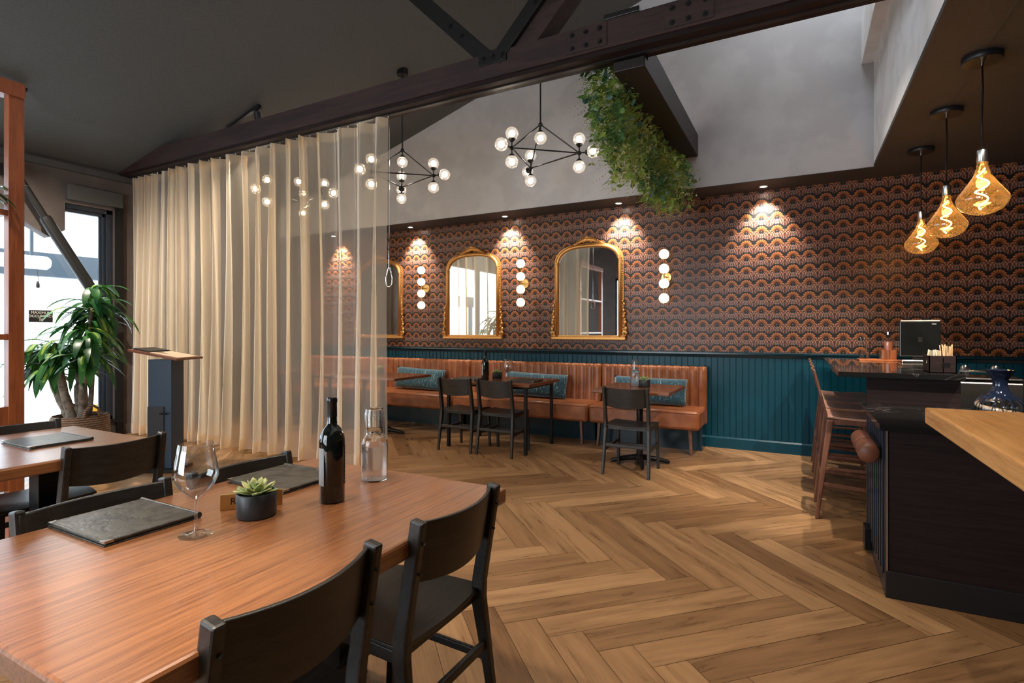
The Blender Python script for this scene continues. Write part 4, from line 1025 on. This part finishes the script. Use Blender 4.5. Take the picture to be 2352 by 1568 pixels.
def leaf(mb, base, direc, L, w, droop, up=(0, 0, 1), seg=6):
    d = Vector(direc).normalized(); side = d.cross(Vector(up)); side = side.normalized() if side.length > .01 else Vector((1, 0, 0)); pts_ = []
    p = Vector(base); cur = d.copy()
    for k in range(seg + 1):
        t = k / seg; pts_.append((p.copy(), w * (math.sin(PI * min(1, .08 + .92 * t)) ** .75) if k < seg else 0.001)); cur = (cur + Vector((0, 0, -droop / seg))).normalized(); p = p + cur * L / seg
    vs_ = []
    for q, ww in pts_: vs_ += [q - side * ww / 2, q + Vector((0, 0, -ww * .12)), q + side * ww / 2]
    fs = []
    for k in range(seg): a = 3 * k; fs += [(a, a + 1, a + 4, a + 3), (a + 1, a + 2, a + 5, a + 4)]
    mb.add(vs_, fs); return pts_
for k in range(30):
    a = rn.uniform(0, 2 * PI); leaf(lm, (0, 0, .09), (math.cos(a), math.sin(a), rn.uniform(.1, 1.2)), rn.uniform(.12, .26), .035, rn.uniform(.8, 2))
lm.build('leaves', m_leaf, dp_, smooth=1)

pl = thing('potted_dracaena', 'tall leafy dracaena in a woven basket before the window', 'potted plant', (-5.74, 2.45, 0))
bk_ = MB().lathe([(0, 0), (.17, 0), (.20, .02), (.225, .20), (.215, .48), (.20, .50), (.195, .48), (.20, .44), (0, .44)], 32).build('basket', m_basket, pl, smooth=60)
for sg_ in (-1, 1):
    MB().tube([(sg_ * .19, -.06, .46), (sg_ * .21, -.05, .56), (sg_ * .215, 0, .60), (sg_ * .21, .05, .56), (sg_ * .19, .06, .46)], .012, 8).build('basket_handle', m_basket, bk_, smooth=1)
MB().lathe([(0, .45), (.19, .445)], 20).build('soil', m_soil, pl)
rn = random.Random(12); heads = []
for (bx, by, tx, ty_, h) in ((-.07, .02, -.20, .07, 1.06), (.02, .05, .05, .12, 1.34), (.09, -.03, .26, -.07, 1.10), (.05, -.08, .02, -.18, .98), (-.05, -.05, -.30, -.14, .94), (.0, .0, .14, .02, 1.46)):
    pts_ = [(bx + (tx - bx) * t + .012 * math.sin(9 * t), by + (ty_ - by) * t, .43 + (h - .43) * t) for t in [k / 8 for k in range(9)]]
    MB().tube(pts_, [.038 - .014 * k / 8 + .004 * (k % 2) for k in range(9)] if h < 1.2 else [.022 - .006 * k / 8 for k in range(9)], 10).build('cane', m_trunk, pl, smooth=1)
    heads.append((tx, ty_, h)); 
lf = MB(); lfy = MB()
for (hx, hy, h) in heads:
    for k in range(38):
        a = rn.uniform(0, 2 * PI); el = rn.uniform(-.25, 1.3); zz = h + rn.uniform(-.12, .20)
        b0 = (hx + .02 * math.cos(a), hy + .02 * math.sin(a), zz); d = (math.cos(a), math.sin(a), el); L = rn.uniform(.24, .44); w = rn.uniform(.048, .078); dr = rn.uniform(1.2, 3.0)
        p_ = leaf(lf, b0, d, L, w, dr, seg=8)
        if rn.random() < .45:
            dv_ = Vector(d).normalized(); b1 = Vector(b0) + Vector((0, 0, .003)); leaf(lfy, b1 + Vector((0, 0, .001)), d, L * .97, w * .38, dr, seg=8)
lf.build('leaves', m_leaf, pl, smooth=1); lfy.build('leaf_stripes', m_leafy, pl, smooth=1)

hs = thing('host_stand', 'navy host stand with a tilted lit menu top before the curtain', 'host stand', (-5.08, 2.83, 0), R(28))
MB().box(-.105, .105, -.09, .09, .03, 1.0).build('pedestal', m_hostnavy, hs, bevel=.003); MB().box(-.106, .04, -.098, -.09, .03, .58).build('dark_panel', m_blackp, hs)
MB().box(-.16, .16, -.14, .14, 0, .03).build('base_plate', m_black, hs, bevel=.004)
tp_ = MB().prism([(-.21, 1.076), (.22, .994), (.22, 1.014), (-.21, 1.096)], 'y', -.20, .20).build('tilted_top', m_tablex, hs, bevel=.003)
MB().prism([(-.04, 1.0642), (.205, 1.0175), (.205, 1.0205), (-.04, 1.0672)], 'y', -.16, .15).build('paper_sheet', m_paperm, tp_)
MB().prism([(-.20, 1.0948), (-.06, 1.068), (-.06, 1.078), (-.20, 1.1048)], 'y', -.14, .14).build('tablet_stand', m_blackp, tp_)
MB().tube([(.02, -.095, .52), (.02, -.12, .52), (.08, -.12, .52)], .008, 8).build('handle', m_black, hs)
rg = MB().box(-5.9, -4.5, .6, 1.9, 0, .012).build('entrance_mat', m_rug, bevel=.003); tag(rg, 'grey entrance mat on the floor beyond the left table', 'mat')

# ================================================================== HANGING GREENERY
gn = thing('hanging_greenery', 'mass of ivy fern and moss hanging beside the ceiling beam', 'hanging plants', (0, 0, 0))
MB().box(-1.30, -1.17, 4.05, 5.72, 3.06, 3.11).build('planter_tray', m_black, gn)
rn = random.Random(21); sets = {'ivy': (MB(), m_ivy), 'fern': (MB(), m_fern), 'moss': (MB(), m_moss), 'eucalyptus': (MB(), m_blueleaf)}
def clump():
    y = rn.uniform(3.80, 5.74); u = (y - 3.8) / 1.94
    low = 2.50 + .09 * math.sin(7 * y) + (.10 if u < .15 else 0) - .12 * max(0, u - .7) / .3
    hi_ = 3.12 + .20 * max(0, 1 - u / .3); z = low + (hi_ - low) * rn.random() ** .8; th = .17 * math.sin(PI * min(1, max(.15, (z - low) / (hi_ + .2 - low)))) + .03
    c = -1.25 + .05 * u + (.16 * max(0, u - .5) * 2 * (1 if z < 2.95 else 0)); return Vector((c + rn.uniform(-1, .75) * th, y, z))
def leafshape(mb, c, d, L, w, n=3):
    d = d.normalized(); s_ = d.cross(Vector((rn.uniform(-1, 1), rn.uniform(-1, 1), rn.uniform(-.3, 1)))).normalized(); nn = d.cross(s_)
    mb.add([c, c + d * L * .35 + s_ * w * .5, c + d * L * .75 + s_ * w * .28, c + d * L, c + d * L * .75 - s_ * w * .28, c + d * L * .35 - s_ * w * .5, c + d * L * .5 - nn * w * .12],
           [(0, 1, 6), (1, 2, 6), (2, 3, 6), (3, 4, 6), (4, 5, 6), (5, 0, 6)])
for i in range(3600):
    c = clump(); k = rn.random()
    zone = math.sin(c.y * 5 + 1) + rn.uniform(-.8, .8)
    d = Vector((rn.uniform(-1, .4), rn.uniform(-.8, .6), rn.uniform(-1.1, .15)))
    if zone < -.5: leafshape(sets['moss'][0], c, d, rn.uniform(.02, .05), .016)
    elif k < .30: leafshape(sets['ivy'][0], c, d, rn.uniform(.045, .095), rn.uniform(.035, .06))
    elif k < .38: leafshape(sets['eucalyptus'][0], c, d, rn.uniform(.05, .08), .045)
    else:
        d = d.normalized(); L = rn.uniform(.10, .22); sd = d.cross(Vector((0, 0, 1))).normalized()
        for j in range(7):
            q = c + d * L * j / 7 + Vector((0, 0, -.03 * (j / 7) ** 2)); ww = .030 * (1 - j / 8.5)
            for sg_ in (-1, 1): leafshape(sets['fern'][0], q, sd * sg_ + d * .5 + Vector((0, 0, -.2)), ww, ww * .33)
for i in range(26):
    c = clump(); c.z = min(c.z, 2.75); L = rn.uniform(.08, .26); vine = [c + Vector((rn.uniform(-.02, .02), rn.uniform(-.02, .02), -L * t)) for t in (0, .33, .66, 1)]
    sets['moss'][0].tube(vine, .0015, 4)
    for q in vine[1:]:
        for _ in range(4): leafshape(sets['moss' if i % 2 else 'ivy'][0], q, Vector((rn.uniform(-1, 1), rn.uniform(-1, 1), -.6)), rn.uniform(.02, .05), .02)
for k, (mb, m) in sets.items():
    mb.build(k + '_foliage', m, gn)
